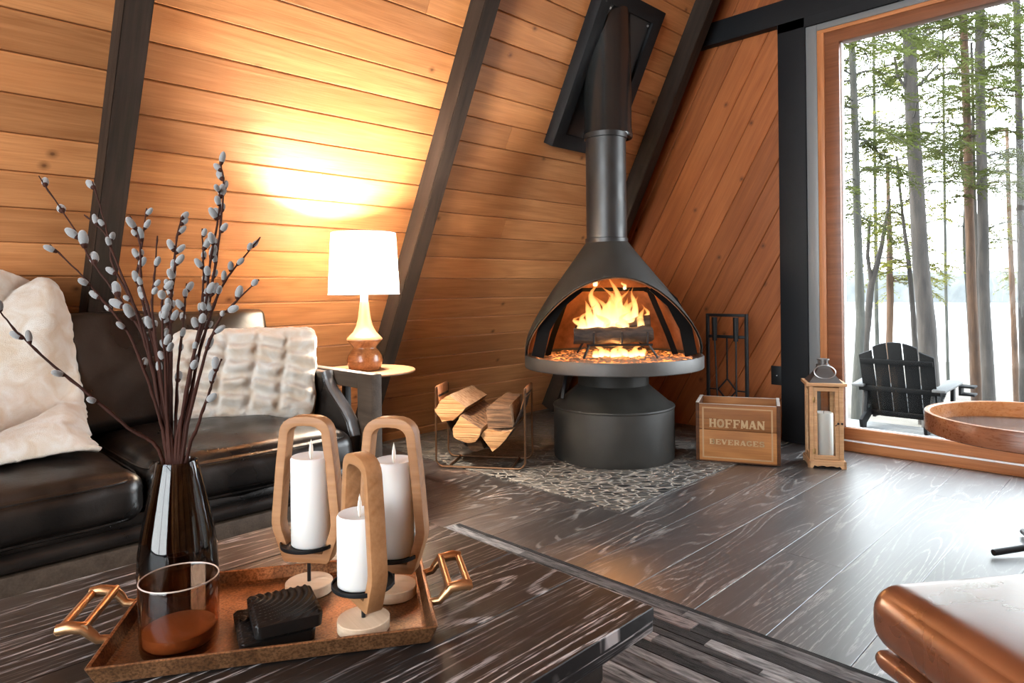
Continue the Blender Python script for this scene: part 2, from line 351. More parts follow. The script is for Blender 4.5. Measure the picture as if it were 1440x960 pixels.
# outside
M_DECK = plain('weathered grey deck', (.06, .064, .064), .6, var=.15)
n = N('pale sunny marsh ground'); v = n.co(); a = n.noise(v, .9, 6, .4)
n.set(Base_Color=n.ramp(a, [(.35, (.018, .011, .005)), (.5, (.038, .030, .017)), (.7, (.055, .049, .035))]), Roughness=.95); M_GROUND = n.m
n = N('frozen pale lake'); n.set(Base_Color=(.085, .092, .092, 1), Roughness=.35); M_LAKE = n.m
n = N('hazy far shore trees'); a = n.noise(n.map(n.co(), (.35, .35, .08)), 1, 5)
n.set(Base_Color=n.ramp(a, [(.35, (.045, .051, .053)), (.7, (.075, .081, .082))]), Roughness=1); M_FAR = n.m  # distance haze put into the pale diffuse colour
def bark(name, c1, c2):
    n = N(name); a = n.noise(n.map(n.co(), (9, 9, 1.6)), 1, 5, .5); n.set(Base_Color=n.ramp(a, [(.35, c1), (.65, c2)]), Roughness=.9); n.bump(a, .03); return n.m
M_BARK = bark('grey brown bark', (.009, .0075, .0063), (.028, .0235, .0195)); M_BARKO = bark('orange-lit pine bark', (.024, .012, .006), (.070, .036, .017)); M_BARKG = bark('grey green bark', (.012, .0128, .010), (.032, .0335, .027))  # warm light on the thin pines put into the orange bark colour
def needle(name, c):
    n = N(name); d = n.add('ShaderNodeBsdfDiffuse', i_Color=(*c, 1)); t = n.add('ShaderNodeBsdfTranslucent', i_Color=(c[0]*1.5, c[1]*1.5, c[2]*1.1, 1))
    mx = n.add('ShaderNodeMixShader', i_0=.5, i_1=d.outputs[0], i_2=t.outputs[0]); n.t.links.new(mx.outputs[0], n.out.inputs[0]); return n.m
M_NEED = needle('hemlock needles', (.044, .052, .020)); M_NEEDY = needle('yellow green needles', (.11, .11, .026))
M_CHAIR = plain('black outdoor paint', (.003, .0034, .0036), .7, spec=.12)
M_TRAYIN = wood('orange tray inside', (.40, .15, .05), (.58, .26, .10), .3, tint=False, uv=False)
M_TRAYOUT = wood('dark tray band', (.12, .04, .018), (.24, .09, .04), .3, tint=False, uv=False)
M_TRAYTOP = plain('grey tabletop', (.18, .175, .17), .14, spec=.9)

# ------------------------------------------------------------------ room shell
APEX, HALF = 7.14, 3.57           # roof slopes: z = 2*(HALF-|x|)
YF, YB = 4.15, -3.6
SL = math.sqrt(1.25)
def board(bm, o, e, w, nrm, L, W, uv0, tl, uvl, t=.02, gap=.0022, g=.005, tint=None):
    """one board: origin o, along e (length L), across w (width W), face towards nrm."""
    o, e, w, nrm = Vector(o), Vector(e), Vector(w), Vector(nrm)
    sec = [(0, -t), (gap*.6, -g), (gap+g*.7, 0), (W-gap-g*.7, 0), (W-gap*.6, -g), (W, -t)]
    A = [bm.verts.new(o + w*a + nrm*b) for a, b in sec]; B = [bm.verts.new(o + e*L + w*a + nrm*b) for a, b in sec]
    tn = rnd.random() if tint is None else tint; fs = []
    for i in range(5): fs.append(bm.faces.new((A[i], A[i+1], B[i+1], B[i])))
    fs.append(bm.faces.new(A[::-1])); fs.append(bm.faces.new(B))
    if w.cross(e).dot(nrm) < 0:
        for f in fs: f.normal_flip()
    for f in fs:
        for l in f.loops:
            d = l.vert.co - o; l[uvl].uv = (uv0[0]+d.dot(e), uv0[1]+d.dot(w)); l[tl] = tn
    return fs
def newb():
    bm = BM(); return bm, bm.loops.layers.float.new('tint'), bm.loops.layers.uv.new('UVMap')
def slope(name, sgn):
    bm, tl, uvl = newb()
    e = Vector((0, 1, 0)); w = Vector((-sgn*.5/SL, 0, 1/SL)); nr = Vector((-sgn*2, 0, -1)).normalized()
    P = .1349; k0 = -(.870 % P)/P; L = HALF*2*SL; k = 0
    while True:
        s0 = .870 % P - 2*P + k*P
        if s0 > L: break
        if s0+P < .02: k += 1; continue
        s1 = max(-.03, s0); y = YB
        while y < YF+.02:
            ln = rnd.choice([4.9, 5.5, 6.1]); ln = min(ln, YF+.02-y)
            if y == YB: ln = rnd.uniform(1.5, 6.5)
            board(bm, Vector((sgn*HALF, y, 0)) + w*s1, e, w, nr, ln-.002, P-(s1-s0), (rnd.uniform(0, 50), rnd.uniform(0, 50)), tl, uvl)
            y += ln
        k += 1
    # roof slab behind the boards
    a = Vector((sgn*HALF, 0, 0)) - nr*.02 - w*.16; b = a + w*(L+.18); c = b - nr*.12; d = a - nr*.12
    V0 = [bm.verts.new((p.x, YB-.1, p.z)) for p in (a, b, c, d)]; V1 = [bm.verts.new((p.x, YF+.12, p.z)) for p in (a, b, c, d)]
    for i in range(4): bm.faces.new((V0[i], V0[(i+1) % 4], V1[(i+1) % 4], V1[i]))
    bm.faces.new(V0[::-1]); bm.faces.new(V1)
    bmesh.ops.recalc_face_normals(bm, faces=bm.faces)
    bmesh.ops.recalc_face_normals(bm, faces=bm.faces)
    return struct(obj(name, bm, M_PINE, smooth=0))
slope('wall_left', -1); slope('wall_right', 1)
# floor boards
bm, tl, uvl = newb(); P = .2168; x0 = -1.454 - P*10; k = 0
while x0 + k*P < HALF+.05:
    y = YB; xx = x0+k*P
    while y < YF:
        ln = min(rnd.uniform(1.2, 2.3), YF-y)
        if y == YB: ln = rnd.uniform(.6, 2)
        board(bm, (xx+P, y, 0), (0, 1, 0), (-1, 0, 0), (0, 0, 1), ln-.001, P, (rnd.uniform(0, 60), rnd.uniform(0, 60)), tl, uvl, .03, .0016, .0004); y += ln
    k += 1
boxb(bm, (-HALF-.3, YB-.1, -.2), (HALF+.3, YF+.12, -.031))
struct(obj('floor', bm, M_FLOOR, smooth=0))
# gable walls of diagonal boards, clipped to convex regions
def gable(name, y, facing, regions, ang=60):
    bm, tl, uvl = newb(); P = .15
    e = Vector((math.cos(math.radians(ang)), 0, math.sin(math.radians(ang)))); w = Vector((-e.z, 0, e.x)); nr = Vector((0, facing, 0))
    for reg in regions:
        cx = sum(p[0] for p in reg)/len(reg); cz = sum(p[1] for p in reg)/len(reg)
        ss = [x*w.x+z*w.z for x, z in reg]; tt = [x*e.x+z*e.z for x, z in reg]
        k = math.floor(min(ss)/P)
        while k*P < max(ss):
            b2 = BM(); t2 = b2.loops.layers.float.new('tint'); u2 = b2.loops.layers.uv.new('UVMap')
            board(b2, Vector((0, y, 0)) + w*(k*P) + e*(min(tt)-.1), e, w, nr, max(tt)-min(tt)+.2, P, (rnd.uniform(0, 50), rnd.uniform(0, 50)), t2, u2)
            for i in range(len(reg)):
                a, b = reg[i], reg[(i+1) % len(reg)]; nx, nz = b[1]-a[1], -(b[0]-a[0])
                if nx*(cx-a[0])+nz*(cz-a[1]) > 0: nx, nz = -nx, -nz
                bmesh.ops.bisect_plane(b2, geom=b2.verts[:]+b2.edges[:]+b2.faces[:], plane_co=(a[0], 0, a[1]), plane_no=(nx, 0, nz), clear_outer=True)
            if b2.faces:
                me = bpy.data.meshes.new('tmp'); b2.to_mesh(me); bm.from_mesh(me); bpy.data.meshes.remove(me)
            b2.free(); k += 1
        yo = y - facing*.021; yb = y - facing*.12
        V0 = [bm.verts.new((x, yo, z)) for x, z in reg]; V1 = [bm.verts.new((x, yb, z)) for x, z in reg]; nn = len(reg)
        fs = [bm.faces.new(V0), bm.faces.new(V1[::-1])]+[bm.faces.new((V0[i], V1[i], V1[(i+1) % nn], V0[(i+1) % nn])) for i in range(nn)]
        bmesh.ops.recalc_face_normals(bm, faces=fs)
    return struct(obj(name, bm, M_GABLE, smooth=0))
WX0, WX1, WT = -1.51, 1.51, 2.50
zx = lambda z: HALF - z/2
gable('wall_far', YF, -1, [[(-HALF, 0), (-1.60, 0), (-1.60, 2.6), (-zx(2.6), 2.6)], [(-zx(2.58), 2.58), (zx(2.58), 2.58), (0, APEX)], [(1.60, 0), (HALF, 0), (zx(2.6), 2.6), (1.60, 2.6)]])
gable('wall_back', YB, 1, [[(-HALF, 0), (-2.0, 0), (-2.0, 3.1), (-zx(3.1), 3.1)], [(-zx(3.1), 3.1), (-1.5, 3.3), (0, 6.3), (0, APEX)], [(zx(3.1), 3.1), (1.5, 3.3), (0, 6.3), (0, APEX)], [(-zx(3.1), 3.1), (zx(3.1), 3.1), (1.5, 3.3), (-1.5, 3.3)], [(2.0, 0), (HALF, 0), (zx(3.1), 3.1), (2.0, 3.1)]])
# rafters
def rafter(y0, y1, d):
    for sgn in (-1, 1):
        bm, tl, uvl = newb(); nr = Vector((-sgn*2, 0, -1)).normalized(); w = Vector((-sgn*.5/SL, 0, 1/SL)); L = HALF*2*SL-.12
        o = Vector((sgn*HALF, y0, 0)) - nr*.006 + w*.06
        cs = [Vector((0, 0, 0)), Vector((0, y1-y0, 0)), Vector((0, y1-y0, 0))+nr*(d+.006), nr*(d+.006)]
        A = [bm.verts.new(o+c) for c in cs]; B = [bm.verts.new(o+c+w*L) for c in cs]
        fs = [bm.faces.new((A[i], A[(i+1) % 4], B[(i+1) % 4], B[i])) for i in range(4)]+[bm.faces.new(A[::-1]), bm.faces.new(B)]
        bmesh.ops.recalc_face_normals(bm, faces=fs)
        bmesh.ops.bevel(bm, geom=[e for e in bm.edges if e.calc_length() > 1], offset=.004, segments=2, affect='EDGES')
        u0 = rnd.uniform(0, 9)
        for f in bm.faces:
            for l in f.loops:
                q = l.vert.co-o; l[uvl].uv = (u0+q.dot(w), q.y+q.dot(nr)*1.0+u0)
        struct(obj('beam', bm, M_BEAM, smooth=30))
for y in (-2.25, -.78, .683): rafter(y, y+.09, .11)
rafter(2.155, 2.245, .11); rafter(3.885, 3.975, .12)
# black post, header and jamb of the far wall; window light on the jamb painted grey
bm = BM()
for s in (-1, 1): boxb(bm, *((-1.735, 4.085, 0), (-1.57, 4.16, 2.56)) if s < 0 else ((1.57, 4.085, 0), (1.735, 4.16, 2.56)), bev=.003)
boxb(bm, (-2.33, 4.085, 2.555), (2.33, 4.16, 2.70), .003)
boxb(bm, (-1.735, 4.085, 2.50), (1.735, 4.16, 2.556), 0)
struct(obj('trim_1', bm, M_TRIM))
bm = BM()
for a, b in (((-1.571, 4.10, 0), (-1.507, 4.17, 2.50)), ((1.507, 4.10, 0), (1.571, 4.17, 2.50)), ((-1.507, 4.10, 2.462), (1.507, 4.17, 2.50))): boxb(bm, a, b, .004)
struct(obj('trim_2', bm, M_JAMB))
# window: cedar frame, stop bead, sill, pane
bm, tl, uvl = newb()
def uvbox(bm, uvl, lo, hi, ax, bev=.003):
    n0 = len(bm.faces); boxb(bm, lo, hi, bev); bm.faces.ensure_lookup_table(); o = (rnd.uniform(0, 9), rnd.uniform(0, 9)); oth = [i for i in range(3) if i != ax]
    for f in bm.faces[n0:]:
        for l in f.loops: q = l.vert.co; l[uvl].uv = (q[ax]+o[0], q[oth[0]]+q[oth[1]]+o[1])
uvbox(bm, uvl, (-1.468, 4.115, .06), (-1.387, 4.19, 2.375), 2); uvbox(bm, uvl, (1.387, 4.115, .06), (1.468, 4.19, 2.375), 2)
uvbox(bm, uvl, (-1.468, 4.115, 2.372), (1.468, 4.19, 2.443), 0)
win = struct(obj('window_1', bm, M_SILL.copy() if False else M_CEDAR))
bm, tl, uvl = newb()
uvbox(bm, uvl, (-1.509, 4.105, .06), (-1.468, 4.18, 2.443), 2); uvbox(bm, uvl, (1.468, 4.105, .06), (1.509, 4.18, 2.443), 2); uvbox(bm, uvl, (-1.509, 4.105, 2.44), (1.509, 4.18, 2.463), 0)
obj('window_stop', bm, M_SILL, win)
bm, tl, uvl = newb()
uvbox(bm, uvl, (-1.509, 4.10, 0), (1.509, 4.20, .056), 0, .003); uvbox(bm, uvl, (-1.45, 4.135, .056), (1.45, 4.20, .126), 0, .003)
obj('window_sill', bm, M_SILL, win)
bm = BM(); boxb(bm, (-1.39, 4.155, .12), (1.39, 4.163, 2.38)); obj('window_glass', bm, M_PANE, win)
bm = BM()
boxb(bm, (-1.388, 4.146, .126), (-1.380, 4.170, 2.374)); boxb(bm, (-1.388, 4.146, .124), (1.388, 4.170, .131)); boxb(bm, (1.380, 4.146, .126), (1.388, 4.170, 2.374)); boxb(bm, (-1.509, 4.097, .055), (1.509, 4.137, .0595))
obj('window_gasket', bm, plain('white seal', (.75, .76, .76), .4), win)
bm = BM()  # unseen back wall windows from here on, added for daylight fill
for a, b in (((-2.02, YB-.02, .02), (-1.93, YB+.05, 3.1)), ((1.93, YB-.02, .02), (2.02, YB+.05, 3.1)), ((-2.02, YB-.02, 3.02), (2.02, YB+.05, 3.12)), ((-2.02, YB-.02, 0), (2.02, YB+.05, .1)), ((-.04, YB-.02, .1), (.04, YB+.04, 3.02)), ((-1.93, YB-.02, 2.0), (1.93, YB+.04, 2.07))): boxb(bm, a, b, .004)
w2 = struct(obj('window_added_2', bm, M_TRIM)); bm = BM(); boxb(bm, (-1.93, YB-.005, .1), (1.93, YB+.003, 3.02)); obj('window_glass', bm, M_PANE, w2)
XZ = Matrix(((1, 0, 0, 0), (0, 0, -1, YB), (0, 1, 0, 0), (0, 0, 0, 1)))
bm = BM(); ringprism(bm, [(-1.55, 3.27), (1.55, 3.27), (0, 6.4)], [(-1.36, 3.36), (1.36, 3.36), (0, 6.12)], .1, XZ)
w3 = struct(obj('window_added_3', bm, M_TRIM)); bm = BM(); prism(bm, [(-1.38, 3.34), (1.38, 3.34), (0, 6.16)], .008, XZ); obj('window_glass', bm, M_PANE, w3)
# outlet
o = thing('wall_outlet', 'black electrical outlet plate low on the cedar wall beside the post', 'outlet', (-1.785, 4.149, .395))
bm = BM(); box(bm, (0, -.004, 0), (.074, .008, .118), None, .002); obj('cover_plate', bm, M_BLACK, o)
bm = BM(); lathe(bm, [(0, 0), (.004, 0), (.004, .002), (0, .003)], 12); bmesh.ops.rotate(bm, verts=bm.verts, cent=(0, 0, 0), matrix=rotm('X', PI/2)); bmesh.ops.translate(bm, verts=bm.verts, vec=(0, -.008, 0)); obj('screw', bm, M_GALV, o)
# hearth
bm = BM(); boxb(bm, (-3.5, 2.344, 0), (-1.69, 4.14, .004), .001)
tag(obj('stone_hearth', bm, M_PEBBLE), 'flat pebble mosaic hearth set in the dark floor under the stove', 'hearth')

# ------------------------------------------------------------------ stove
def front(px): return
SC = Vector((-2.295, 3.123, 0)); RT = _r
stove = thing('freestanding_fireplace', 'matte black cone fireplace with open front and tall flue on the pebble hearth', 'fireplace', SC, YAW)   # local -Y faces the camera
bm = BM(); lathe(bm, [(0, .004), (.338, .004), (.34, .01), (.34, .288), (.337, .296)], 96); obj('pedestal', bm, M_STOVE, stove)
bm = BM(); lathe(bm, [(.342, .284), (.344, .290), (.341, .297), (.325, .302), (.21, .398), (.2, .41), (.2, .508)], 96); obj('shoulder', bm, M_STOVE, stove)
bm = BM(); lathe(bm, [(0, .506), (.47, .506), (.500, .508), (.503, .512), (.503, .572), (.500, .577), (.488, .577), (.484, .57), (.482, .56), (0, .555)], 128); pan = obj('hearth_pan', bm, M_PAN, stove)
bm = BM()
bar(bm, (-.27, -.03, .47), (-.30, -.10, .34), .02, .012, bev=.003)
obj('ash_door_handle', bm, M_BLACK, stove)
# hood: bell of revolution, front cut by a tilted plane
prof = [(.498, .574), (.496, .62), (.487, .66), (.470, .705), (.443, .757), (.409, .812), (.370, .872), (.322, .942), (.264, 1.016), (.19, 1.112), (.125, 1.198), (.115, 1.212)]
def hood_shell(prof, seg=144):
    bm = BM(); lathe(bm, prof, seg)
    q1 = Vector((0, -.275, 1.022)); q0 = Vector((0, -.035, .575)); d = (q1-q0).normalized(); nn = Vector((1, 0, 0)).cross(d).normalized()
    if nn.y > 0: nn = -nn
    bmesh.ops.bisect_plane(bm, geom=bm.verts[:]+bm.edges[:]+bm.faces[:], plane_co=q0, plane_no=nn, clear_outer=True)
    for v in bm.verts: v.co.x -= .026*max(0, min(1, (v.co.z-.62)/.55))
    return bm
# finer profile
fp = []
for (a, b) in zip(prof, prof[1:]):
    for t in range(6): fp.append((a[0]+(b[0]-a[0])*t/6, a[1]+(b[1]-a[1])*t/6))
fp.append(prof[-1])
bm = hood_shell(fp); hood = obj('hood', bm, M_STOVE, stove, smooth=50); md = hood.modifiers.new('thick', 'SOLIDIFY'); md.thickness = .005; md.offset = 1
bm = hood_shell([(r-.008, z) for r, z in fp if z < 1.19]); ln = obj('glow_lining', bm, M_LINER, stove, smooth=50); md = ln.modifiers.new('thick', 'SOLIDIFY'); md.thickness = .003; md.offset = -1  # added inner shell that carries the painted fire glow
# folded screen bands inside the opening
for s in (-1, 1):
    for nm, pts, w in (('screen_band', ((s*.432, -.06, .57), (s*.395, -.085, .73), (s*.315, -.12, .87), (s*.205, -.15, .965)), .070), ('back_frame_bar', ((s*.37, .05, .565), (s*.335, .08, .68), (s*.24, .12, .93), (s*.215, .13, .945)), .032)):
        bm = BM()
        up = Vector((0, 1, 0)); L_, R_ = [], []
        for i, p in enumerate(pts):
            a = Vector(pts[max(0, i-1)]); b = Vector(pts[min(len(pts)-1, i+1)]); sd = (b-a).normalized().cross(up).normalized()*w/2
            L_.append((bm.verts.new(Vector(p)-sd-up*.005), bm.verts.new(Vector(p)-sd+up*.005))); R_.append((bm.verts.new(Vector(p)+sd-up*.005), bm.verts.new(Vector(p)+sd+up*.005)))
        for i in range(len(pts)-1):
            for q in ((L_[i][0], R_[i][0], R_[i+1][0], L_[i+1][0]), (R_[i][1], L_[i][1], L_[i+1][1], R_[i+1][1]), (L_[i][1], L_[i][0], L_[i+1][0], L_[i+1][1]), (R_[i][0], R_[i][1], R_[i+1][1], R_[i+1][0])): bm.faces.new(q)
        for i in (0, -1): bm.faces.new((L_[i][0], L_[i][1], R_[i][1], R_[i][0]))
        bmesh.ops.recalc_face_normals(bm, faces=bm.faces); obj(nm, bm, M_SOOT, stove)
bm = BM(); bar(bm, (-.23, .13, .945), (.23, .13, .945), .016, .022, bev=.002); obj('back_frame_bar', bm, M_SOOT, stove)
POFF = -.028
bm = BM(); lathe(bm, [(.121, 1.195), (.121, 1.235), (.1145, 1.238), (.1145, 1.80), (.1225, 1.802), (.1225, 1.83), (.1, 1.835)], 64, (POFF, 0, 0)); obj('flue_pipe', bm, M_PIPE, stove)
bm = BM(); lathe(bm, [(.118, 1.815), (.139, 1.82), (.142, 1.828), (.142, 1.845), (.139, 1.85), (.139, 1.868), (.1365, 1.872), (.1365, 2.80)], 64, (-.004, .07, 0)); obj('flue_sleeve', bm, M_PIPEG, stove)
# fire, logs, grate : things of their own resting on the pan
def SP(x, y, z): return SC + Matrix.Rotation(YAW, 3, 'Z') @ Vector((x, y, z))
bm = BM(); n_ = 40; lathe(bm, [(.44*(1-k/n_), .562 + .02*(k/n_)) for k in range(n_)]+[(0, .585)], 72)
for v in bm.verts: v.co.z += .012*noise.noise(v.co*22)+.008*noise.noise(v.co*60)
eb = obj('ember_bed', bm, M_ASH, None, SC, YAW); tag(eb, 'glowing ash and embers covering the fireplace pan', 'embers', kind='stuff')
gr = thing('log_grate', 'black iron log grate standing in the embers under the burning logs', 'grate', SC, YAW)
bm = BM()
for x in (-.13, .02, .16): tube(bm, [(x, -.20, .715), (x, -.195, .655), (x, -.15, .645), (x, .12, .645), (x, .14, .70)], .0065, 8)
tube(bm, [(-.17, -.185, .642), (.19, -.185, .642)], .0065, 8); tube(bm, [(-.17, .10, .642), (.19, .10, .642)], .0065, 8)
obj('grate_bars', bm, M_BLACK, gr)
for x, x2 in ((-.155, -.19), (.17, .21)):
    for y in (-.185, .10):
        bm = BM(); tube(bm, [(x, y, .642), (x2, y-.03 if y < 0 else y+.03, .574)], .0065, 8); obj('leg', bm, M_BLACK, gr)
def fire_log(a, b, r, label, seed):
    bm = BM(); a, b = Vector(a), Vector(b); k = 16
    tube(bm, [a+(b-a)*i/k for i in range(k+1)], [r*(1+.0*i) for i in range(k+1)], 20)
    for v in bm.verts: v.co += Vector((noise.noise(v.co*16+Vector((seed, 0, 0))), noise.noise(v.co*16+Vector((0, seed, 0))), noise.noise(v.co*18+Vector((0, 0, seed)))))*.014
    m = Matrix.Rotation(YAW, 3, 'Z')
    return tag(obj('burning_log', bm, M_CHAR, None, SC, YAW), label, 'firewood', 'logs burning in the fireplace')
fire_log((-.235, -.14, .690), (.195, -.14, .695), .043, 'charred black log lying across the front of the grate', 3)
fire_log((-.05, .0, .70), (.215, -.02, .755), .045, 'upper burning log tilted behind the front log at its right end', 9)
fire_log((-.20, .07, .69), (.17, .06, .69), .045, 'rear burning log hidden among the flames', 5)
fire = thing('fire', 'bright orange flames rising from the burning logs in the fireplace', 'fire', SC, YAW)
FL = [(-.16, .0, .13, .028), (-.13, -.05, .17, .03), (-.09, .02, .30, .034), (-.07, -.04, .22, .035), (-.03, .0, .27, .04), (-.01, -.06, .22, .036), (.03, .01, .33, .038), (.04, -.05, .20, .04), (.07, .02, .25, .036), (.10, -.02, .21, .034), (.13, .0, .27, .026), (.15, -.05, .15, .028), (.18, .01, .16, .022), (-.19, -.03, .10, .024), (-.11, .05, .20, .03), (.0, .05, .24, .045), (.09, .05, .2, .04), (.055, -.09, .12, .03), (-.05, -.09, .12, .03), (-.03, -.12, .07, .02), (.02, -.13, .07, .02)]
def flame(x, y, z, h, r, seed):
    bm = BM(); k = 14; pts = []; rs = []
    for i in range(k+1):
        t = i/k; sw = .045*t*(.4+t)
        pts.append(Vector((x+sw*noise.noise(Vector((seed*1.7, t*2.2, 0)))*2, y+sw*noise.noise(Vector((0, seed*2.1, t*2.2)))*1.6, z+h*t)))
        rs.append(max(.0008, r*(math.sin(PI*min(1, t*.75+.25))**.9)*(1-t)**.35*(1+.25*noise.noise(Vector((seed, t*5, 3))))))
    tube(bm, pts, rs, 14); uvl = bm.loops.layers.uv.new('UVMap')
    for f in bm.faces:
        for l in f.loops: l[uvl].uv = (.5, (l.vert.co.z-z)/h)
    obj('flame', bm, M_FLAME, fire, smooth=80)
for i, (x, y, h, r) in enumerate(FL): flame(x, y, .70, h*1.0, r, i*3.3+1)
for i, (x, y, h, r) in enumerate([(-.10, -.03, .07, .017), (.075, .0, .05, .012)]): flame(x, y, .965-i*.02, h, r, i*9+40)
for i in range(9): flame(-.12+.033*i, -.17+.02*(i % 3), .575, .05+.02*(i % 2), .022, i*5+70)
# chimney surround on the slope
e_y = Vector((0, 1, 0)); e_w = Vector((.5/SL, 0, 1/SL)); e_n = Vector((2, 0, -1)).normalized()
def on_slope(y, L, d): return Vector((-HALF, y, 0)) + e_w*L + e_n*d
cs = thing('flue_surround', 'black box frame on the sloped plank wall where the flue passes through', 'flue surround', on_slope(3.24, 2.03, 0))
def sl(y, L, d): return on_slope(y, L, d) - on_slope(3.24, 2.03, 0)
L0, L1, Y0, Y1, wd = 2.035, 2.955, 2.957, 3.545, .085
bm = BM(); fm = frame(sl((Y0+Y1)/2, (L0+L1)/2, .033), e_y, e_w)
hx, hy = (Y1-Y0)/2, (L1-L0)/2; R4 = lambda a, b: [(-a, -b), (a, -b), (a, b), (-a, b)]
ringprism(bm, R4(hx, hy), R4(hx-wd, hy-wd), .084, fm, .002); obj('frame', bm, M_TRIM, cs)
bm = BM(); prism(bm, R4(hx-wd+.005, hy-wd+.005), .008, frame(sl((Y0+Y1)/2, (L0+L1)/2, .052), e_y, e_w)); obj('backing_sheet', bm, M_PIPE, cs)
for a, b in ((-1, 1), (1, 1)):
    bm = BM(); tube(bm, [fm @ Vector((a*(hx-wd*1.25), b*(hy-wd*1.25), .02)), fm @ Vector((a*(hx-wd*1.25), b*(hy-wd*1.25), .03))], .007, 10); obj('screw', bm, M_GALV, cs)

# ------------------------------------------------------------------ sofa
def wobj(name, bm, mat, parent, smooth=35, mats=None):
    """mesh given in world coordinates, kept under an unrotated parent."""
    bmesh.ops.translate(bm, verts=bm.verts, vec=-parent.location)
    return obj(name, bm, mat, parent, smooth=smooth, mats=mats)
sofa = thing('leather_sofa', 'black leather sofa with grey wooden arm frame against the sloped wall', 'sofa', (-2.55, .62, 0))
def seat(c, name='seat_cushion', seed=0):
    bm = BM(); cushion(bm, c, (.385, .352, .072), .05, puff=(.02, .012, .045), amp=.009, sc=9, n=40, seed=seed)
    o = wobj(name, bm, M_LEATH, sofa, 60)
    bm = BM()
    for z in (.054, -.056):
        pts = []
        for k in range(60):
            a = 2*PI*k/60; ca, sa = math.cos(a), math.sin(a); ex = .25
            x = math.copysign(abs(ca)**ex, ca)*.383; y = math.copysign(abs(sa)**ex, sa)*.352
            bul = .02*max(0, 1-(y/.352)**2) if abs(x) > .36 else 0
            pts.append(Vector(c)+Vector((x+math.copysign(bul*.8, x), y, z)))
        tube(bm, pts, .0035, 6, closed=True)
    bmesh.ops.translate(bm, verts=bm.verts, vec=-sofa.location); obj('piping', bm, M_LEATH, o)
seat((-2.545, .998, .365), seed=1); seat((-2.535, .283, .355), seed=5)
for i, y in enumerate((.970, .215)):
    bm = BM(); cushion(bm, (-2.90, y, .645), (.085, .385, .226), .032, puff=(.04, .0, .004), amp=.014, sc=6, rot=rotm('Y', -.34), n=40, seed=i*7+2, pinch=.0)
    wobj('back_cushion', bm, M_LEATH, sofa, 60)
bm = BM(); boxb(bm, (-2.95, -.12, .215), (-2.20, 1.40, .30), .01); wobj('seat_deck', bm, M_LEATH, sofa)
bm = BM(); tube(bm, [(-2.178, -.12, .247), (-2.178, 1.40, .247)], .025, 16); wobj('bolster_roll', bm, M_LEATH, sofa)
bm = BM(); bar(bm, (-2.18, -.2, .175), (-2.18, 1.43, .175), .045, .085, bev=.003); bar(bm, (-2.93, -.2, .175), (-2.93, 1.43, .175), .045, .085, bev=.003); wobj('base_rail', bm, M_ARMW, sofa)
bm = BM(); box(bm, (-3.0, .62, .46), (.03, 1.5, .5), rotm('Y', -.34), .01); wobj('back_panel', bm, M_LEATH, sofa)
for y0, y1, s in ((1.411, 1.457, 1), (-.217, -.171, -1)):
    bm = BM(); boxb(bm, (-2.25, y0, 0), (-2.15, y1, .636), .003); wobj('arm_post', bm, M_ARMW, sofa)
    bm = BM(); boxb(bm, (-2.93, y0, .576), (-2.25, y1, .6355), .003); wobj('arm_rail', bm, M_ARMW, sofa)
    bm = BM(); boxb(bm, (-2.93, y0, 0), (-2.85, y1, .577), .003); wobj('rear_leg', bm, M_ARMW, sofa)
    pts = [(-2.90, .25), (-2.22, .25), (-2.225, .40), (-2.248, .455), (-2.29, .495), (-2.34, .53), (-2.385, .562), (-2.415, .595), (-2.43, .630), (-2.90, .634)]
    ym = 1.384 if s > 0 else -.144
    fm = Matrix(((1, 0, 0, 0), (0, 0, -1, ym), (0, 1, 0, 0), (0, 0, 0, 1)))
    bm = BM(); prism(bm, pts, .045, fm, .006); ap = wobj('arm_pad', bm, M_LEATH, sofa, 50)
    bm = BM(); P3 = [Vector((x, ym+s*.004, z)) for x, z in pts[2:9]]
    P4 = []
    for a, b in zip(P3, P3[1:]):
        for t in range(4): P4.append(a.lerp(b, t/4))
    P4.append(P3[-1]); tube(bm, P4, .0145, 12)
    for v in bm.verts: v.co.y = ym+s*.004+(v.co.y-ym-s*.004)*1.5
    bmesh.ops.translate(bm, verts=bm.verts, vec=-sofa.location); obj('edge_roll', bm, leather('grey sheen leather edge', (.10, .10, .10), .3, .6, (.16, .16, .16)), ap)

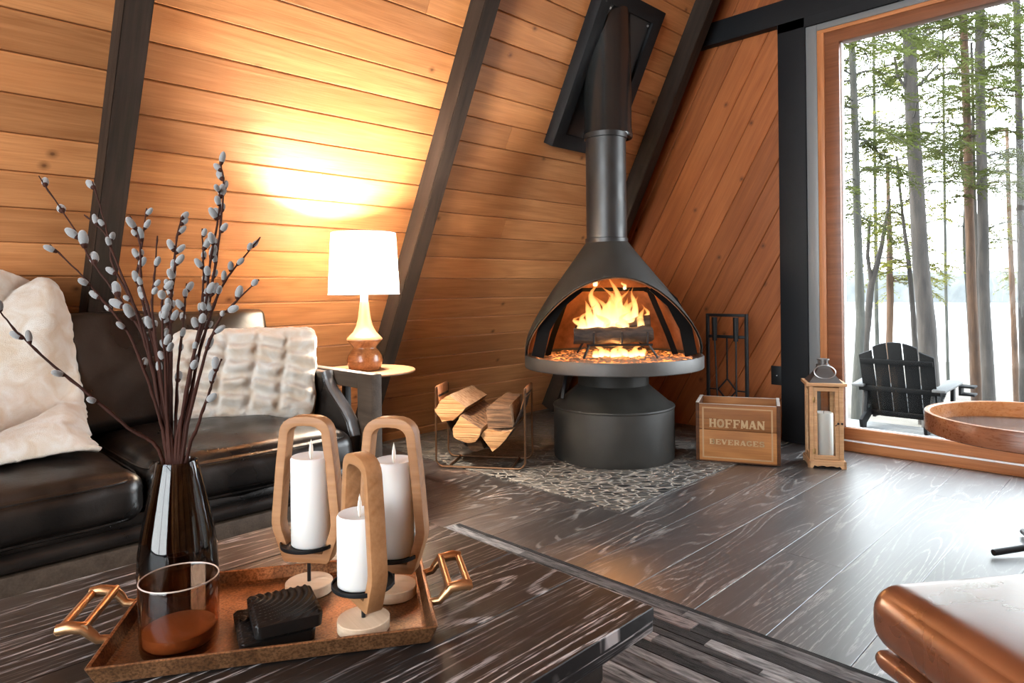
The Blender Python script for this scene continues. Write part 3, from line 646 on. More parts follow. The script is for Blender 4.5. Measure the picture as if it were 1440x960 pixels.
# fur throw draped over the back and seat
bm = BM(); NU, NV = 110, 120
path = [(-3.045, .80), (-3.03, .90), (-2.985, .945), (-2.92, .90), (-2.86, .77), (-2.78, .62), (-2.68, .525), (-2.56, .485), (-2.44, .470), (-2.36, .462)]
def pp(t):
    s = t*(len(path)-1); i = min(int(s), len(path)-2); f = s-i
    p0, p1, p2, p3 = [Vector(path[max(0, min(len(path)-1, k))]) for k in (i-1, i, i+1, i+2)]
    return .5*((2*p1)+(p2-p0)*f+(2*p0-5*p1+4*p2-p3)*f*f+(3*p1-p0-3*p2+p3)*f**3)
G = []
for j in range(NV+1):
    v = j/NV; row = []; c = pp(v); t = (pp(min(1, v+.01))-pp(max(0, v-.01))).normalized(); nx, nz = -t.y, t.x
    if nx*1+nz*.6 < 0: nx, nz = -nx, -nz
    edge = .48 + .085*v + .085*math.sin(PI*min(1, v*1.15)) + .012*noise.noise(Vector((v*14, 0, 0)))
    for i in range(NU+1):
        u = i/NU; y = -.5 + (edge+.5)*u
        q = Vector((y*3.2+v*2.2, v*5-y*1.6, .3)); f = noise.noise(q)*.5+noise.noise(q*2.1)*.22
        fold = abs(math.sin((y*1.0+v*.62)*10.5+1.8*noise.noise(Vector((y*2, v*3, 5)))))
        h = .022 + .07*fold*min(1, (1-v)*5+.15) + .06*f
        e = min(1, (1-u)*18)*min(1, (1-v)*18+.1); e = e**.5
        h = max(.020, h)*(.25+.75*e) + .0035*noise.noise(Vector((y*70, v*80, 1)))+.002*noise.noise(Vector((y*190, v*190, 1)))
        zz = c.y+nz*h
        row.append(bm.verts.new((c.x+nx*h, y+.012*noise.noise(Vector((v*40, u*3, 2)))*u, zz)))
    G.append(row)
for j in range(NV):
    for i in range(NU): bm.faces.new((G[j][i], G[j][i+1], G[j+1][i+1], G[j+1][i]))
bmesh.ops.recalc_face_normals(bm, faces=bm.faces)
th = obj('fur_throw', bm, M_FUR, None, (0, 0, 0), smooth=180); md = th.modifiers.new('thick', 'SOLIDIFY'); md.thickness = .018; md.offset = 0
tag(th, 'ivory faux fur throw draped in folds over the left end of the sofa', 'throw blanket')
# ruched fur pillow
bm = BM(); cushion(bm, (0, 0, 0), (.055, .285, .19), .05, puff=(.055, 0, 0), n=90, pinch=.06)
seams = (-.19, -.075, .04, .15)
for v in bm.verts:
    p = v.co; s = 1 if p.x > 0 else -1; w = max(0, 1-(p.y/.29)**4)*max(0, 1-(p.z/.175)**4)
    k = sum(math.exp(-((p.y-q-.012*math.sin(p.z*14))/.014)**2) for q in seams)
    r = math.sin(p.z*95+3.*noise.noise(Vector((p.y*9, p.z*7, s)))+p.y*16)
    p.x += s*w*(-.030*k + .021*(1-min(1, k))*r) + s*.004*noise.noise(p*55)
    p.z += .010*noise.noise(Vector((p.y*13, 0, 3)))*(1 if p.z > 0 else .6)*min(1, abs(p.z)/.1) + .003*noise.noise(p*60); p.y += .009*noise.noise(Vector((p.z*16, 3, 0)))+.003*noise.noise(p*70+Vector((9, 0, 0)))
nrm = Vector((.80, -.52, .32)).normalized(); yy = Vector((.52, .80, 0)).normalized()
R = Matrix((nrm, yy, nrm.cross(yy))).transposed()
bmesh.ops.rotate(bm, verts=bm.verts, cent=(0, 0, 0), matrix=R)
tag(obj('fur_pillow', bm, M_FUR, None, (-2.64, 1.145, .622), smooth=180), 'ivory ruched faux fur lumbar pillow leaning at the right end of the sofa', 'pillow')

# ------------------------------------------------------------------ lamp and side table
LX, LY, LZ = -2.627, 1.69, .593
st_ = thing('side_table', 'small round bronze-topped side table between the sofa arm and the sloped wall', 'side table', (LX, LY, 0))
bm = BM(); lathe(bm, [(0, .583), (.224, .583), (.227, .586), (.227, .590), (.224, .593), (0, .593)], 72); obj('tabletop', bm, M_SHELF, st_)
bm = BM(); boxb(bm, (-.035, -.10, .012), (-.005, -.07, .584), .002); obj('stem', bm, M_BLACK, st_)
bm = BM(); boxb(bm, (-.16, -.12, .0), (.16, .12, .012), .003); obj('base', bm, M_BLACK, st_)
lamp = thing('table_lamp', 'lit table lamp with white drum shade and turned wooden base on the round side table', 'lamp', (LX, LY, LZ))
bm = BM(); lathe(bm, [(0, 0), (.066, 0), (.071, .006), (.0785, .030), (.080, .045), (.076, .064), (.066, .083), (.054, .097), (.0515, .102), (.055, .108), (.071, .127), (.078, .136), (.0775, .143), (.066, .156), (.050, .172), (.036, .20), (.028, .235), (.0225, .275), (.019, .31), (0, .31)], 64); obj('lamp_base', bm, M_CERAM, lamp, smooth=60)
bm = BM(); lathe(bm, [(.0795, .137), (.0788, .1435), (.067, .1565), (.051, .1725), (.037, .2005), (.029, .2355), (.0235, .2755), (.020, .3105)], 64); obj('neck', bm, M_CERAML, lamp, smooth=60)
bm = BM(); lathe(bm, [(0, .308), (.0175, .308), (.0175, .372), (.010, .376), (.010, .435), (0, .435)], 32); sk = obj('socket', bm, M_WHITE, lamp)
bm = BM(); lathe(bm, [(0, .435), (.014, .44), (.028, .475), (.03, .495), (.022, .517), (0, .525)], 24); obj('bulb', bm, M_BULB, sk)
bm = BM(); lathe(bm, [(.159, .342), (.144, .622)], 96); sh = obj('lamp_shade', bm, M_SHADE, lamp)
for r, z in ((.159, .343), (.144, .621)):
    bm = BM(); tube(bm, [(r*math.cos(2*PI*k/72), r*math.sin(2*PI*k/72), z) for k in range(72)], .0022, 6, closed=True); obj('shade_trim', bm, M_WHITE, sh)
bm = BM()
for k in range(3): tube(bm, [(0, 0, .545), (.144*math.cos(2.1*k), .144*math.sin(2.1*k), .615)], .0016, 6)
tube(bm, [(0, .0, .395), (.036, 0, .44), (.037, 0, .51), (0, 0, .545)], .0016, 6); obj('harp', bm, M_GALV, sh)

# ------------------------------------------------------------------ firewood holder
hx_ = Vector((.831, .556, 0)); hy_ = Vector((-.556, .831, 0)); HO = Vector((-2.627, 2.392, .005)); HRZ = math.atan2(.556, .831)
fh = thing('firewood_holder', 'bronze wire firewood holder with shadow-darkened leather sling beside the stove', 'firewood holder', HO, HRZ)
bm = BM(); a, h, dd = .242, .42, .23
for y in (0, dd):
    pts = [(-a, y, h)]; r = .04
    for k in range(7): t = PI+PI/2*k/6; pts.append((-a+r+r*math.cos(t), y, r+.006+r*math.sin(t)))
    for k in range(7): t = 1.5*PI+PI/2*k/6; pts.append((a-r+r*math.cos(t), y, r+.006+r*math.sin(t)))
    pts.append((a, y, h)); tube(bm, pts, .0055, 8)
for x in (-a, a): tube(bm, [(x, 0, h), (x, dd, h)], .0055, 8)
for x in (-.17, .17): tube(bm, [(x, 0, .008), (x, dd, .008)], .0055, 8)
obj('frame', bm, M_STEEL, fh)
prof2 = [(-.243, .41), (-.232, .37), (-.215, .31), (-.185, .24), (-.14, .16), (-.08, .115), (0, .10)]; prof2 += [(-x, z) for x, z in prof2[-2::-1]]
bm = BM(); V = [[bm.verts.new((x, y, z)) for y in (.02, .115, .21)] for x, z in prof2]
for i in range(len(V)-1):
    for j in range(2): bm.faces.new((V[i][j], V[i+1][j], V[i+1][j+1], V[i][j+1]))
o = obj('sling', bm, plain('shadow brown sling leather', (.035, .018, .010), .6), fh, smooth=60); md = o.modifiers.new('thick', 'SOLIDIFY'); md.thickness = .004  # shadow on the hanging leather put into its dark colour
for s in (-1, 1):
    bm = BM(); pts = [(s*.218, .315), (s*.237, .38), (s*.238, .425), (s*.2425, .431), (s*.249, .425), (s*.2475, .40)]
    V = [[bm.verts.new((x, y, z)) for y in (.018, .212)] for x, z in pts]
    for i in range(len(V)-1): bm.faces.new((V[i][0], V[i+1][0], V[i+1][1], V[i][1]))
    o = obj('strap', bm, M_TAN, fh, smooth=60); md = o.modifiers.new('thick', 'SOLIDIFY'); md.thickness = .004; md.offset = 0
def firewood(poly, y0, ln, drift, label, endm=0, seed=0):
    """split log: end outline in the holder's front plane, running back."""
    px = [((x-417)/1135, (700-y)/1135) for x, y in poly]; cx = sum(p[0] for p in px)/len(px); cz = sum(p[1] for p in px)/len(px)
    loc = HO + Matrix.Rotation(HRZ, 3, 'Z') @ Vector((cx, y0, cz))
    P = []
    for (a, b) in zip(px, px[1:]+px[:1]):
        for t in range(5):
            q = (a[0]+(b[0]-a[0])*t/5-cx, a[1]+(b[1]-a[1])*t/5-cz); jn = .004*noise.noise(Vector((q[0]*60+seed, q[1]*60, seed)))
            P.append((q[0]*(1+jn*8), q[1]*(1+jn*8)))
    bm = BM(); rings = []; K = 10
    for k in range(K+1):
        t = k/K; s = 1-.08*t
        rings.append([bm.verts.new((x*s+drift[0]*t+.004*noise.noise(Vector((x*30, z*30, t*3+seed))), ln*t+(.005*noise.noise(Vector((x*50, z*50, seed))) if k in (0, K) else 0), z*s+drift[1]*t+.004*noise.noise(Vector((x*30+9, z*30, t*3+seed))))) for x, z in P])
    nP = len(P)
    for k in range(K):
        for i in range(nP):
            f = bm.faces.new((rings[k][i], rings[k+1][i], rings[k+1][(i+1) % nP], rings[k][(i+1) % nP])); f.material_index = 1 if (i // 5) % 2 == 0 else 2
    for rg, yy_ in ((rings[0], 0), (rings[-1], ln)):
        cv = bm.verts.new((sum(v.co.x for v in rg)/nP, yy_-.004*(1 if yy_ == 0 else -1), sum(v.co.z for v in rg)/nP))
        for i in range(nP): f = bm.faces.new((rg[i], rg[(i+1) % nP], cv)); f.material_index = endm
    bmesh.ops.recalc_face_normals(bm, faces=bm.faces)
    tag(obj('firewood_log', bm, None, None, loc, HRZ, 50, mats=[M_LOGEND, M_SPLIT, M_BARK2]), label, 'firewood', 'split logs in the firewood holder')
firewood([(150, 345), (190, 285), (238, 255), (345, 325), (325, 350), (262, 405), (195, 415)], -.04, .30, (.05, .02), 'split log with broad pale end resting at the left of the firewood holder', 0, 1)
firewood([(268, 450), (318, 372), (445, 445), (432, 490), (410, 525), (345, 528), (275, 500)], -.07, .32, (.045, .04), 'split log in the middle of the holder with rounded pale end and grey split side', 0, 4)
firewood([(468, 330), (500, 300), (608, 308), (622, 440), (475, 447)], -.03, .28, (.02, .02), 'split log with dark striped bark end at the upper right of the holder', 2, 8)
firewood([(436, 490), (472, 447), (560, 462), (625, 456), (560, 535), (507, 580)], -.05, .30, (.02, .02), 'wedge shaped split log at the lower right of the holder', 0, 12)
firewood([(330, 535), (420, 530), (440, 580), (400, 600), (350, 590)], .0, .22, (0, .0), 'dark log lying lowest in the sling of the holder', 2, 15)

# ------------------------------------------------------------------ crate
CO = Vector((-1.878, 3.315, .0045)); CRZ = math.atan2(.174, .386); W_, D_, H_ = .424, .27, .318
cr = thing('wooden_crate', 'old wooden beverage crate with faded cream lettering in front of the tool stand', 'crate', CO, CRZ)
bm = BM(); boxb(bm, (.0145, 0, .006), (W_-.0145, .012, .172), .0015); obj('front_board', bm, M_CRATE, cr)
bm = BM(); boxb(bm, (.0145, 0, .175), (W_-.0145, .012, .312), .0015); obj('front_board', bm, wood('old crate upper board', (.20, .075, .022), (.40, .17, .06), .6, tint=False, uv=False, spec=.25, red=(.12, .04, .02)), cr)
bm = BM(); boxb(bm, (.0, D_-.012, .006), (W_, D_, .172), .0015); boxb(bm, (.0, D_-.012, .175), (W_, D_, .314), .0015); obj('back_board', bm, M_CRATE, cr)
for x in (-.004, W_-.014):
    bm = BM(); boxb(bm, (x, .0005, .002), (x+.018, D_-.0005, .318), .002); e_ = obj('end_board', bm, M_CRATED, cr)
    bm = BM(); boxb(bm, (x+.0005, .001, .3172), (x+.0175, D_-.001, .3192), .0005); obj('worn_top_edge', bm, M_CRATEE, e_)
bm = BM(); boxb(bm, (.0, .001, .3118), (W_-.014, .0115, .3132), .0004); boxb(bm, (.0, D_-.0115, .3138), (W_-.014, D_-.001, .3152), .0004); obj('worn_top_edge', bm, M_CRATEE, cr)
bm = BM(); boxb(bm, (.014, .0, .0), (W_-.014, D_, .008), .001); obj('bottom_board', bm, M_CRATED, cr)
bm = BM()
for a, b in (((.030, .020), (.0385, .295)), ((.382, .020), (.3905, .295)), ((.030, .020), (.3905, .027)), ((.030, .288), (.3905, .295))): boxb(bm, (a[0], -.0006, a[1]), (b[0], .0, b[1]))
obj('painted_border', bm, plain('very faded border paint', (.42, .25, .12), .7), cr)
def arcp(cx, cy, rx, ry, a, b, n=14): return [(cx+rx*math.cos(math.radians(a+(b-a)*k/n)), cy+ry*math.sin(math.radians(a+(b-a)*k/n))) for k in range(n+1)]
V, Hh, SF = .27, .15, .10     # stem, bar and serif thickness of the fat slab letters (letter box 1 x 1)
LET = {
 'H': [([(.2, 0), (.2, 1)], V), ([(.8, 0), (.8, 1)], V), ([(.2, .5), (.8, .5)], Hh), ([(.02, .05), (.40, .05)], SF), ([(.02, .95), (.40, .95)], SF), ([(.60, .05), (.98, .05)], SF), ([(.60, .95), (.98, .95)], SF)],
 'O': [(arcp(.5, .5, .36, .42, 0, 360, 28), .235)],
 'F': [([(.26, 0), (.26, 1)], V), ([(.05, .93), (.95, .93)], .14), ([(.26, .5), (.75, .5)], Hh), ([(.03, .05), (.52, .05)], SF), ([(.90, .66), (.90, 1)], .12), ([(.72, .36), (.72, .64)], .10)],
 'M': [([(.14, 0), (.14, 1)], .17), ([(.84, 0), (.84, 1)], .24), ([(.17, .94), (.48, .12)], .22), ([(.50, .12), (.80, .94)], .14), ([(.0, .05), (.29, .05)], SF), ([(.68, .05), (1.0, .05)], SF)],
 'A': [([(.12, 0), (.47, .97)], .13), ([(.50, .97), (.84, 0)], .27), ([(.22, .30), (.72, .30)], .13), ([(0, .05), (.28, .05)], SF), ([(.62, .05), (1.02, .05)], SF)],
 'N': [([(.16, 0), (.16, 1)], .16), ([(.88, 0), (.88, 1)], .16), ([(.16, .94), (.86, .06)], .26), ([(0, .05), (.32, .05)], SF), ([(.72, .95), (1.02, .95)], SF)],
 'B': [([(.24, 0), (.24, 1)], V), ([(.05, .94), (.60, .94)], .12), ([(.24, .52), (.62, .52)], .12), ([(.05, .06), (.62, .06)], .12), (arcp(.60, .73, .22, .21, -90, 90), .20), (arcp(.62, .29, .24, .23, -90, 90), .22)],
 'E': [([(.26, 0), (.26, 1)], V), ([(.05, .93), (.93, .93)], .14), ([(.26, .5), (.72, .5)], Hh), ([(.05, .07), (.95, .07)], .14), ([(.88, .70), (.88, 1)], .12), ([(.90, 0), (.90, .32)], .12)],
 'V': [([(.16, 1), (.52, .04)], .27), ([(.52, .04), (.86, 1)], .13), ([(-.02, .95), (.38, .95)], SF), ([(.70, .95), (1.02, .95)], SF)],
 'R': [([(.24, 0), (.24, 1)], V), ([(.05, .94), (.60, .94)], .12), ([(.24, .48), (.60, .48)], .12), (arcp(.60, .71, .22, .23, -90, 90), .20), ([(.52, .48), (.86, .02)], .24), ([(.03, .05), (.46, .05)], SF)],
 'G': [(arcp(.52, .5, .36, .42, 50, 360-20, 24), .22), ([(.56, .42), (1.0, .42)], .12), ([(.84, .10), (.84, .42)], .2), ([(.86, .68), (.86, .96)], .10)],
 'S': [(arcp(.5, .72, .30, .21, 20, 270, 16)+arcp(.5, .28, .32, .22, 90, -160, 16), .20), ([(.82, .72), (.82, .97)], .09), ([(.16, .03), (.16, .28)], .09)],
}
def text(name, body, x0, x1, z0, z1, parent, mat, y=-.0007):
    bm = BM(); n = len(body); ps = (x1-x0)/n; cw = ps*.93; hh = z1-z0
    for k, ch in enumerate(body):
        for pts, th in LET[ch]:
            for a, b in zip(pts, pts[1:]):
                ax, az, bx, bz = a[0]*cw, a[1]*hh, b[0]*cw, b[1]*hh
                horiz = abs(b[1]-a[1]) < 1e-6
                # thickness is measured across the box: stems by width, bars by height
                d = Vector((bx-ax, bz-az)); 
                if d.length < 1e-9: continue
                nn = Vector((-d.y, d.x)).normalized(); w_ = (abs(nn.x)*th*cw + abs(nn.y)*th*hh*(1.0 if horiz else .75))/2
                ext = d.normalized()*(w_*.35 if len(pts) > 3 else 0)
                q = [(ax-ext.x-nn.x*w_, az-ext.y-nn.y*w_), (bx+ext.x-nn.x*w_, bz+ext.y-nn.y*w_), (bx+ext.x+nn.x*w_, bz+ext.y+nn.y*w_), (ax-ext.x+nn.x*w_, az-ext.y+nn.y*w_)]
                bm.faces.new([bm.verts.new((x0+k*ps+u, y, z0+min(max(v, 0), hh))) for u, v in q])
    return obj(name, bm, mat, parent, smooth=0)
t_ = text('lettering', 'HOFFMAN', .066, .352, .187, .233, cr, M_INK); t_['label'] = 'cream stencilled word HOFFMAN'
t_ = text('lettering', 'BEVERAGES', .066, .352, .095, .124, cr, M_INK); t_['label'] = 'cream stencilled word BEVERAGES'

# ------------------------------------------------------------------ fireplace tools
ts = thing('fireplace_tool_stand', 'black iron fireplace tool stand with diamond lattice behind the wooden crate', 'tool stand', (-1.984, 3.88, .0045))
bm = BM()
for x in (-.128, .128): boxb(bm, (x-.009, -.009, 0), (x+.009, .009, .782), .001)
for z in (.773, .64): boxb(bm, (-.128, -.008, z-.009), (.128, .008, z+.009), .001)
obj('frame', bm, M_BLACK, ts)
bm = BM(); c = .31
for a, b in (((0, c+.07), (.06, c)), ((.06, c), (0, c-.07)), ((0, c-.07), (-.06, c)), ((-.06, c), (0, c+.07)), ((.06, c), (.128, c)), ((-.06, c), (-.128, c)), ((0, c+.07), (0, .64)), ((0, c-.07), (0, .04))): bar(bm, (a[0], 0, a[1]), (b[0], 0, b[1]), .008, .008)
obj('lattice', bm, M_BLACK, ts)
bm = BM(); boxb(bm, (-.15, -.10, 0), (.15, .10, .012), .002); obj('base', bm, M_BLACK, ts)
for x, nm, lb in ((-.068, 'fireplace_poker', 'black fireplace poker hanging at the left side of the tool stand'), (.072, 'fireplace_shovel', 'black fireplace shovel hanging at the right side of the tool stand')):
    t_ = thing(nm, lb, 'fireplace tool', (-1.984+x, 3.855, .62))
    bm = BM(); tube(bm, [(0, 0, .0), (0, 0, .145)], [.014, .017], 12); obj('grip', bm, M_BLACK, t_)
    bm = BM(); tube(bm, [(0, 0, .0), (.018 if x < 0 else 0, 0, -.45)], .0055, 8); obj('shaft', bm, M_BLACK, t_)
    bm = BM()
    if x < 0: tube(bm, [(.018, 0, -.44), (.019, 0, -.50), (.04, 0, -.49)], [.006, .005, .002], 8)
    else: box(bm, (0, 0, -.49), (.09, .012, .12), None, .004)
    obj('tip' if x < 0 else 'blade', bm, M_BLACK, t_)

# ------------------------------------------------------------------ lantern
LO = Vector((-1.383, 3.588, 0)); LRZ = math.atan2(.488, .872); LR = Matrix.Rotation(LRZ, 3, 'Z'); S2 = .09
lc = LO + LR @ Vector((S2, S2, 0))
la = thing('candle_lantern', 'natural wood candle lantern with grey tin roof on the floor by the window', 'lantern', lc, LRZ)
bm = BM(); boxb(bm, (-.086, -.086, .028), (.086, .086, .042), .002); obj('base', bm, M_LANT, la)
for k in range(4):
    q = []; 
    for i in range(25):
        t = -1+2*i/24; q.append((t*.092, .0 if abs(t) > .72 else .008+.006*abs(math.sin(t*2*PI))))
    poly = q + [(.092, .036), (-.092, .036)]
    bm = BM(); m = Matrix.Rotation(k*PI/2, 4, 'Z') @ Matrix(((1, 0, 0, 0), (0, 0, -1, -.0865), (0, 1, 0, 0), (0, 0, 0, 1))); prism(bm, poly, .011, m); obj('skirt', bm, M_LANT, la)
for x in (-1, 1):
    for y in (-1, 1):
        bm = BM(); box(bm, (x*.0715, y*.0715, .235), (.021, .021, .39), None, .0015); obj('post', bm, M_LANT, la)
for k in range(4):
    bm = BM(); 
    m = Matrix.Rotation(k*PI/2, 4, 'Z') @ Matrix(((1, 0, 0, 0), (0, 0, -1, -.073), (0, 1, 0, .232), (0, 0, 0, 1)))
    ringprism(bm, R4(.060, .188), R4(.043, .168), .012, m, .001); dr = obj('door' if k == 0 else 'side_frame', bm, M_LANT, la)
    bm = BM(); prism(bm, R4(.045, .17), .002, m); obj('glass', bm, M_LGLASS, dr)
    if k == 0:
        brass = plain('old brass', (.30, .18, .07), .4, metal=.8)
        for z in (.085, .355): bm = BM(); box(bm, (-.060, -.082, z), (.012, .004, .028), None, .001); obj('hinge', bm, brass, dr)
        bm = BM()
        for x in (.055, .073): tube(bm, [(x, -.079, .235), (x, -.092, .235)], [.004, .006], 10)
        tube(bm, [(.04, -.09, .222), (.055, -.092, .235)], .002, 6); obj('latch', bm, M_BLACK, dr)
bm = BM(); boxb(bm, (-.098, -.098, .428), (.098, .098, .444), .002); obj('top_board', bm, M_LANT, la)
bm = BM()
lv = [(.082, .444), (.072, .456), (.050, .482), (.034, .51), (.031, .515), (.031, .532), (.0, .532)]
pv = None
for hw, z in lv:
    R_ = [bm.verts.new((x*max(hw, .0005), y*max(hw, .0005), z)) for x, y in ((-1, -1), (1, -1), (1, 1), (-1, 1))]
    if pv:
        for i in range(4): bm.faces.new((pv[i], pv[(i+1) % 4], R_[(i+1) % 4], R_[i]))
    pv = R_
obj('tin_roof', bm, M_TINL, la, smooth=20)
bm = BM(); lathe(bm, [(.028, .532), (.028, .536), (.025, .537), (.025, .556), (.031, .557), (.031, .563), (0, .563)], 32)
for k in range(12): box(bm, (.0255*math.cos(k*PI/6), .0255*math.sin(k*PI/6), .547), (.004, .004, .018))
obj('vent_cap', bm, M_TINL, la)
bm = BM(); tube(bm, [(.052*math.cos(2*PI*k/48), -.046-.004+.012*math.sin(2*PI*k/48), .498+.034*math.sin(2*PI*k/48)) for k in range(48)], .003, 8, closed=True); obj('carry_ring', bm, M_GALV, la)
def pillar_candle(name, label, group, loc, r, h, flame=True, tip=0):
    c = thing(name, label, 'candle', loc, 0, group)
    bm = BM(); lathe(bm, [(0, 0), (r-.002, 0), (r, .002), (r, h-.004), (r-.002, h), (r-.005, h-.0015), (r*.55, h-.006), (0, h-.007)], 64); obj('wax', bm, M_WAX, c, smooth=50)
    bm = BM()
    if flame:
        pr = [(0, -.008), (.003, -.004), (.0052, .006), (.0045, .015), (.0022, .023), (0, .030)]; lathe(bm, pr, 20, (0, 0, h))
        for v in bm.verts: v.co.x *= .55
        bmesh.ops.rotate(bm, verts=bm.verts, cent=(0, 0, 0), matrix=rz(.5)); obj('plastic_flame', bm, M_FLAMEP, c)
    else:
        tube(bm, [(0, 0, h-.008), (.001, 0, h+.004), (.004, 0, h+.012)], .0014, 6); obj('wick', bm, M_BLACK, c)
    return c
pillar_candle('pillar_candle', 'white pillar candle standing inside the wooden lantern', None, lc+Vector((0, 0, .0425)), .046, .235, False)

# ------------------------------------------------------------------ rug
bm, tl, uvl = newb(); y = 1.762; first = True
RX0, RX1 = -2.06, .75
yy = 1.762
while yy > -.9:
    wv = rnd.uniform(.02, .062) if not first else .022; x = RX0 - rnd.uniform(0, .4)
    while x < RX1:
        ln = rnd.uniform(.3, .75); xa, xb = max(x, RX0), min(x+ln, RX1)
        if xb > xa+.01:
            o_ = Vector((xa, yy-wv, .010+rnd.uniform(0, .004))); tn = .08 if first else min(1, max(0, rnd.choice([.1, .3, .45, .55, .6, .7, .75, .8, .9, .99]) + rnd.uniform(-.06, .06)))
            board(bm, o_, (1, 0, 0), (0, 1, 0), (0, 0, 1), xb-xa-.001, wv, (rnd.uniform(0, 40), rnd.uniform(0, 40)), tl, uvl, .012, .0008, .003, tint=min(.99, max(.01, tn)))
        x += ln
    yy -= wv; first = False
tag(obj('hide_rug', bm, M_HIDE, smooth=0), 'grey patchwork hide rug of narrow strips under the coffee table', 'rug')

# ------------------------------------------------------------------ coffee table
TZ = .42
ct = thing('coffee_table', 'black brushed oak coffee table with a plank top standing on the hide rug', 'coffee table', (-1.042, .2, .0135))
bm, tl, uvl = newb(); tx0, tx1, ty0, ty1 = -1.462, -.622, -.62, .952
for k in range(5):
    xa = tx0+(tx1-tx0)*k/5; board(bm, (xa+.168, ty0, TZ), (0, 1, 0), (-1, 0, 0), (0, 0, 1), ty1-ty0, .168, (k*7.3+1.1, k*3.1+.4), tl, uvl, .02, .0006, .0012, tint=rnd.uniform(.3, .7))
n0 = len(bm.faces); boxb(bm, (tx0+.0004, ty0+.0004, TZ-.041), (tx1-.0004, ty1-.0004, TZ-.0022), .003); bm.faces.ensure_lookup_table()
for f in bm.faces[n0:]:
    for l in f.loops: q = l.vert.co; l[uvl].uv = (q.y+q.x, q.z*3.0+5); l[tl] = .4
wobj('tabletop', bm, M_TABLE, ct, 20)
def leg_frame(x):
    bm, tl, uvl = newb(); bar(bm, (x, -.52, .345), (x, .872, .345), .07, .066, bev=.006)
    for f in bm.faces:
        for l in f.loops: q = l.vert.co; l[uvl].uv = (q.y, q.x+q.z)
    wobj('rail', bm, M_BEAM, ct, 30)
    for y in (-.46, .80):
        bm, tl, uvl = newb(); bar(bm, (x, y, .0135), (x, y, .312), .07, .10, up=(0, 1, 0), bev=.006)
        for f in bm.faces:
            for l in f.loops: q = l.vert.co; l[uvl].uv = (q.z, q.x+q.y)
        wobj('leg', bm, M_BEAM, ct, 30)
leg_frame(-.70); leg_frame(-1.38)

# ------------------------------------------------------------------ tray and what stands in it
TA = math.atan2(.845, .535); TC = Vector((-1.039, .507, TZ+.0006)); TR_ = Matrix.Rotation(TA, 3, 'Z')
def rrect(hx, hy, r, n=5):
    p = []
    for cx, cy, a0 in ((hx-r, -hy+r, -PI/2), (hx-r, hy-r, 0), (-hx+r, hy-r, PI/2), (-hx+r, -hy+r, PI)):
        for k in range(n+1): t = a0+PI/2*k/n; p.append((cx+r*math.cos(t), cy+r*math.sin(t)))
    return p
def loft(bm, levels, capb=True, capt=True):
    pv = None; f0 = len(bm.faces)
    for hx, hy, r, z in levels:
        R_ = [bm.verts.new((x, y, z)) for x, y in rrect(hx, hy, r)]
        if pv:
            for i in range(len(R_)): bm.faces.new((pv[i], pv[(i+1) % len(R_)], R_[(i+1) % len(R_)], R_[i]))
        else:
            if capb: bm.faces.new(R_[::-1])
        pv = R_
    if capt: bm.faces.new(pv)
tray = thing('serving_tray', 'antique copper rectangular tray with two bronze handles on the coffee table', 'tray', TC, TA)
HXT, HYT = .2375, .1475
bm = BM(); loft(bm, [(HXT-.012, HYT-.012, .006, 0), (HXT-.009, HYT-.009, .006, .002), (HXT-.001, HYT-.001, .005, .024), (HXT, HYT, .005, .027), (HXT-.002, HYT-.002, .004, .0285), (HXT-.006, HYT-.006, .004, .0275), (HXT-.014, HYT-.014, .004, .011), (HXT-.020, HYT-.020, .004, .0075)]); obj('tray_body', bm, M_COPPER, tray, smooth=30)
for s in (-1, 1):
    bm = BM()
    for y in (-.062, .062):
        pts = [(s*(HXT-.003), y*.93, .024), (s*(HXT+.012), y*.96, .026), (s*(HXT+.020), y, .036), (s*(HXT+.030), y, .046), (s*(HXT+.05), y, .049), (s*(HXT+.064), y, .047)]
        tube(bm, pts, [.006, .0065, .0075, .0085, .009, .008], 12)
    for x in (HXT+.028, HXT+.060): tube(bm, [(s*x, -.068, .047), (s*x, .068, .047)], .0062, 12)
    obj('handle', bm, M_BRONZE, tray, smooth=60)
FLZ = TC.z + .0085                                  # top of the tray's floor
# candle holders
def candle_holder(x, y, rz_, z_loop, hh, label):
    c = thing('candle_holder', label, 'candle holder', (x, y, FLZ), rz_, 'wooden loop candle holders on the tray')
    bm = BM(); lathe(bm, [(0, 0), (.039, 0), (.040, .001), (.040, .016), (.039, .017), (0, .017)], 64); obj('base', bm, M_BASEW, c)
    zl = z_loop-FLZ
    bm = BM(); tube(bm, [(0, 0, .016), (0, 0, zl+.029)], .0032, 10)
    obj('stem', bm, M_BLACK, c)
    k = hh/.265
    def outline(o):
        half = [(.0, 0+o), (.038-o*.55, 0+o), (.0425-o*.75, .004+o*.8), (.0605-o, .058*k), (.0625-o, .070*k), (.0620-o, .084*k), (.0545-o, .17*k), (.0480-o, .226*k)]
        cx, cz, r = .0205, .2395*k, 0
        for j in range(1, 7):
            t = PI/2*j/6; half.append(((.0480-o)*math.cos(t)**.7 if j < 6 else 0, .226*k+(.039*k-o)*math.sin(t)**.85))
        return half + [(-a, b) for a, b in half[-2:0:-1]]
    m = Matrix(((1, 0, 0, 0), (0, 0, -1, 0), (0, 1, 0, zl), (0, 0, 0, 1)))
    bm = BM(); ringprism(bm, outline(0), outline(.0165), .026, m, .0012); obj('loop', bm, M_LOOP, c, smooth=28)
    bm = BM(); zc = zl+.028
    lathe(bm, [(0, zc), (.0475, zc), (.048, zc+.001), (.048, zc+.0062), (.0464, zc+.0066), (.0462, zc+.0022), (0, zc+.0022)], 64)
    obj('candle_plate', bm, M_BLACK, c)
    return zl+.028+.0025+FLZ
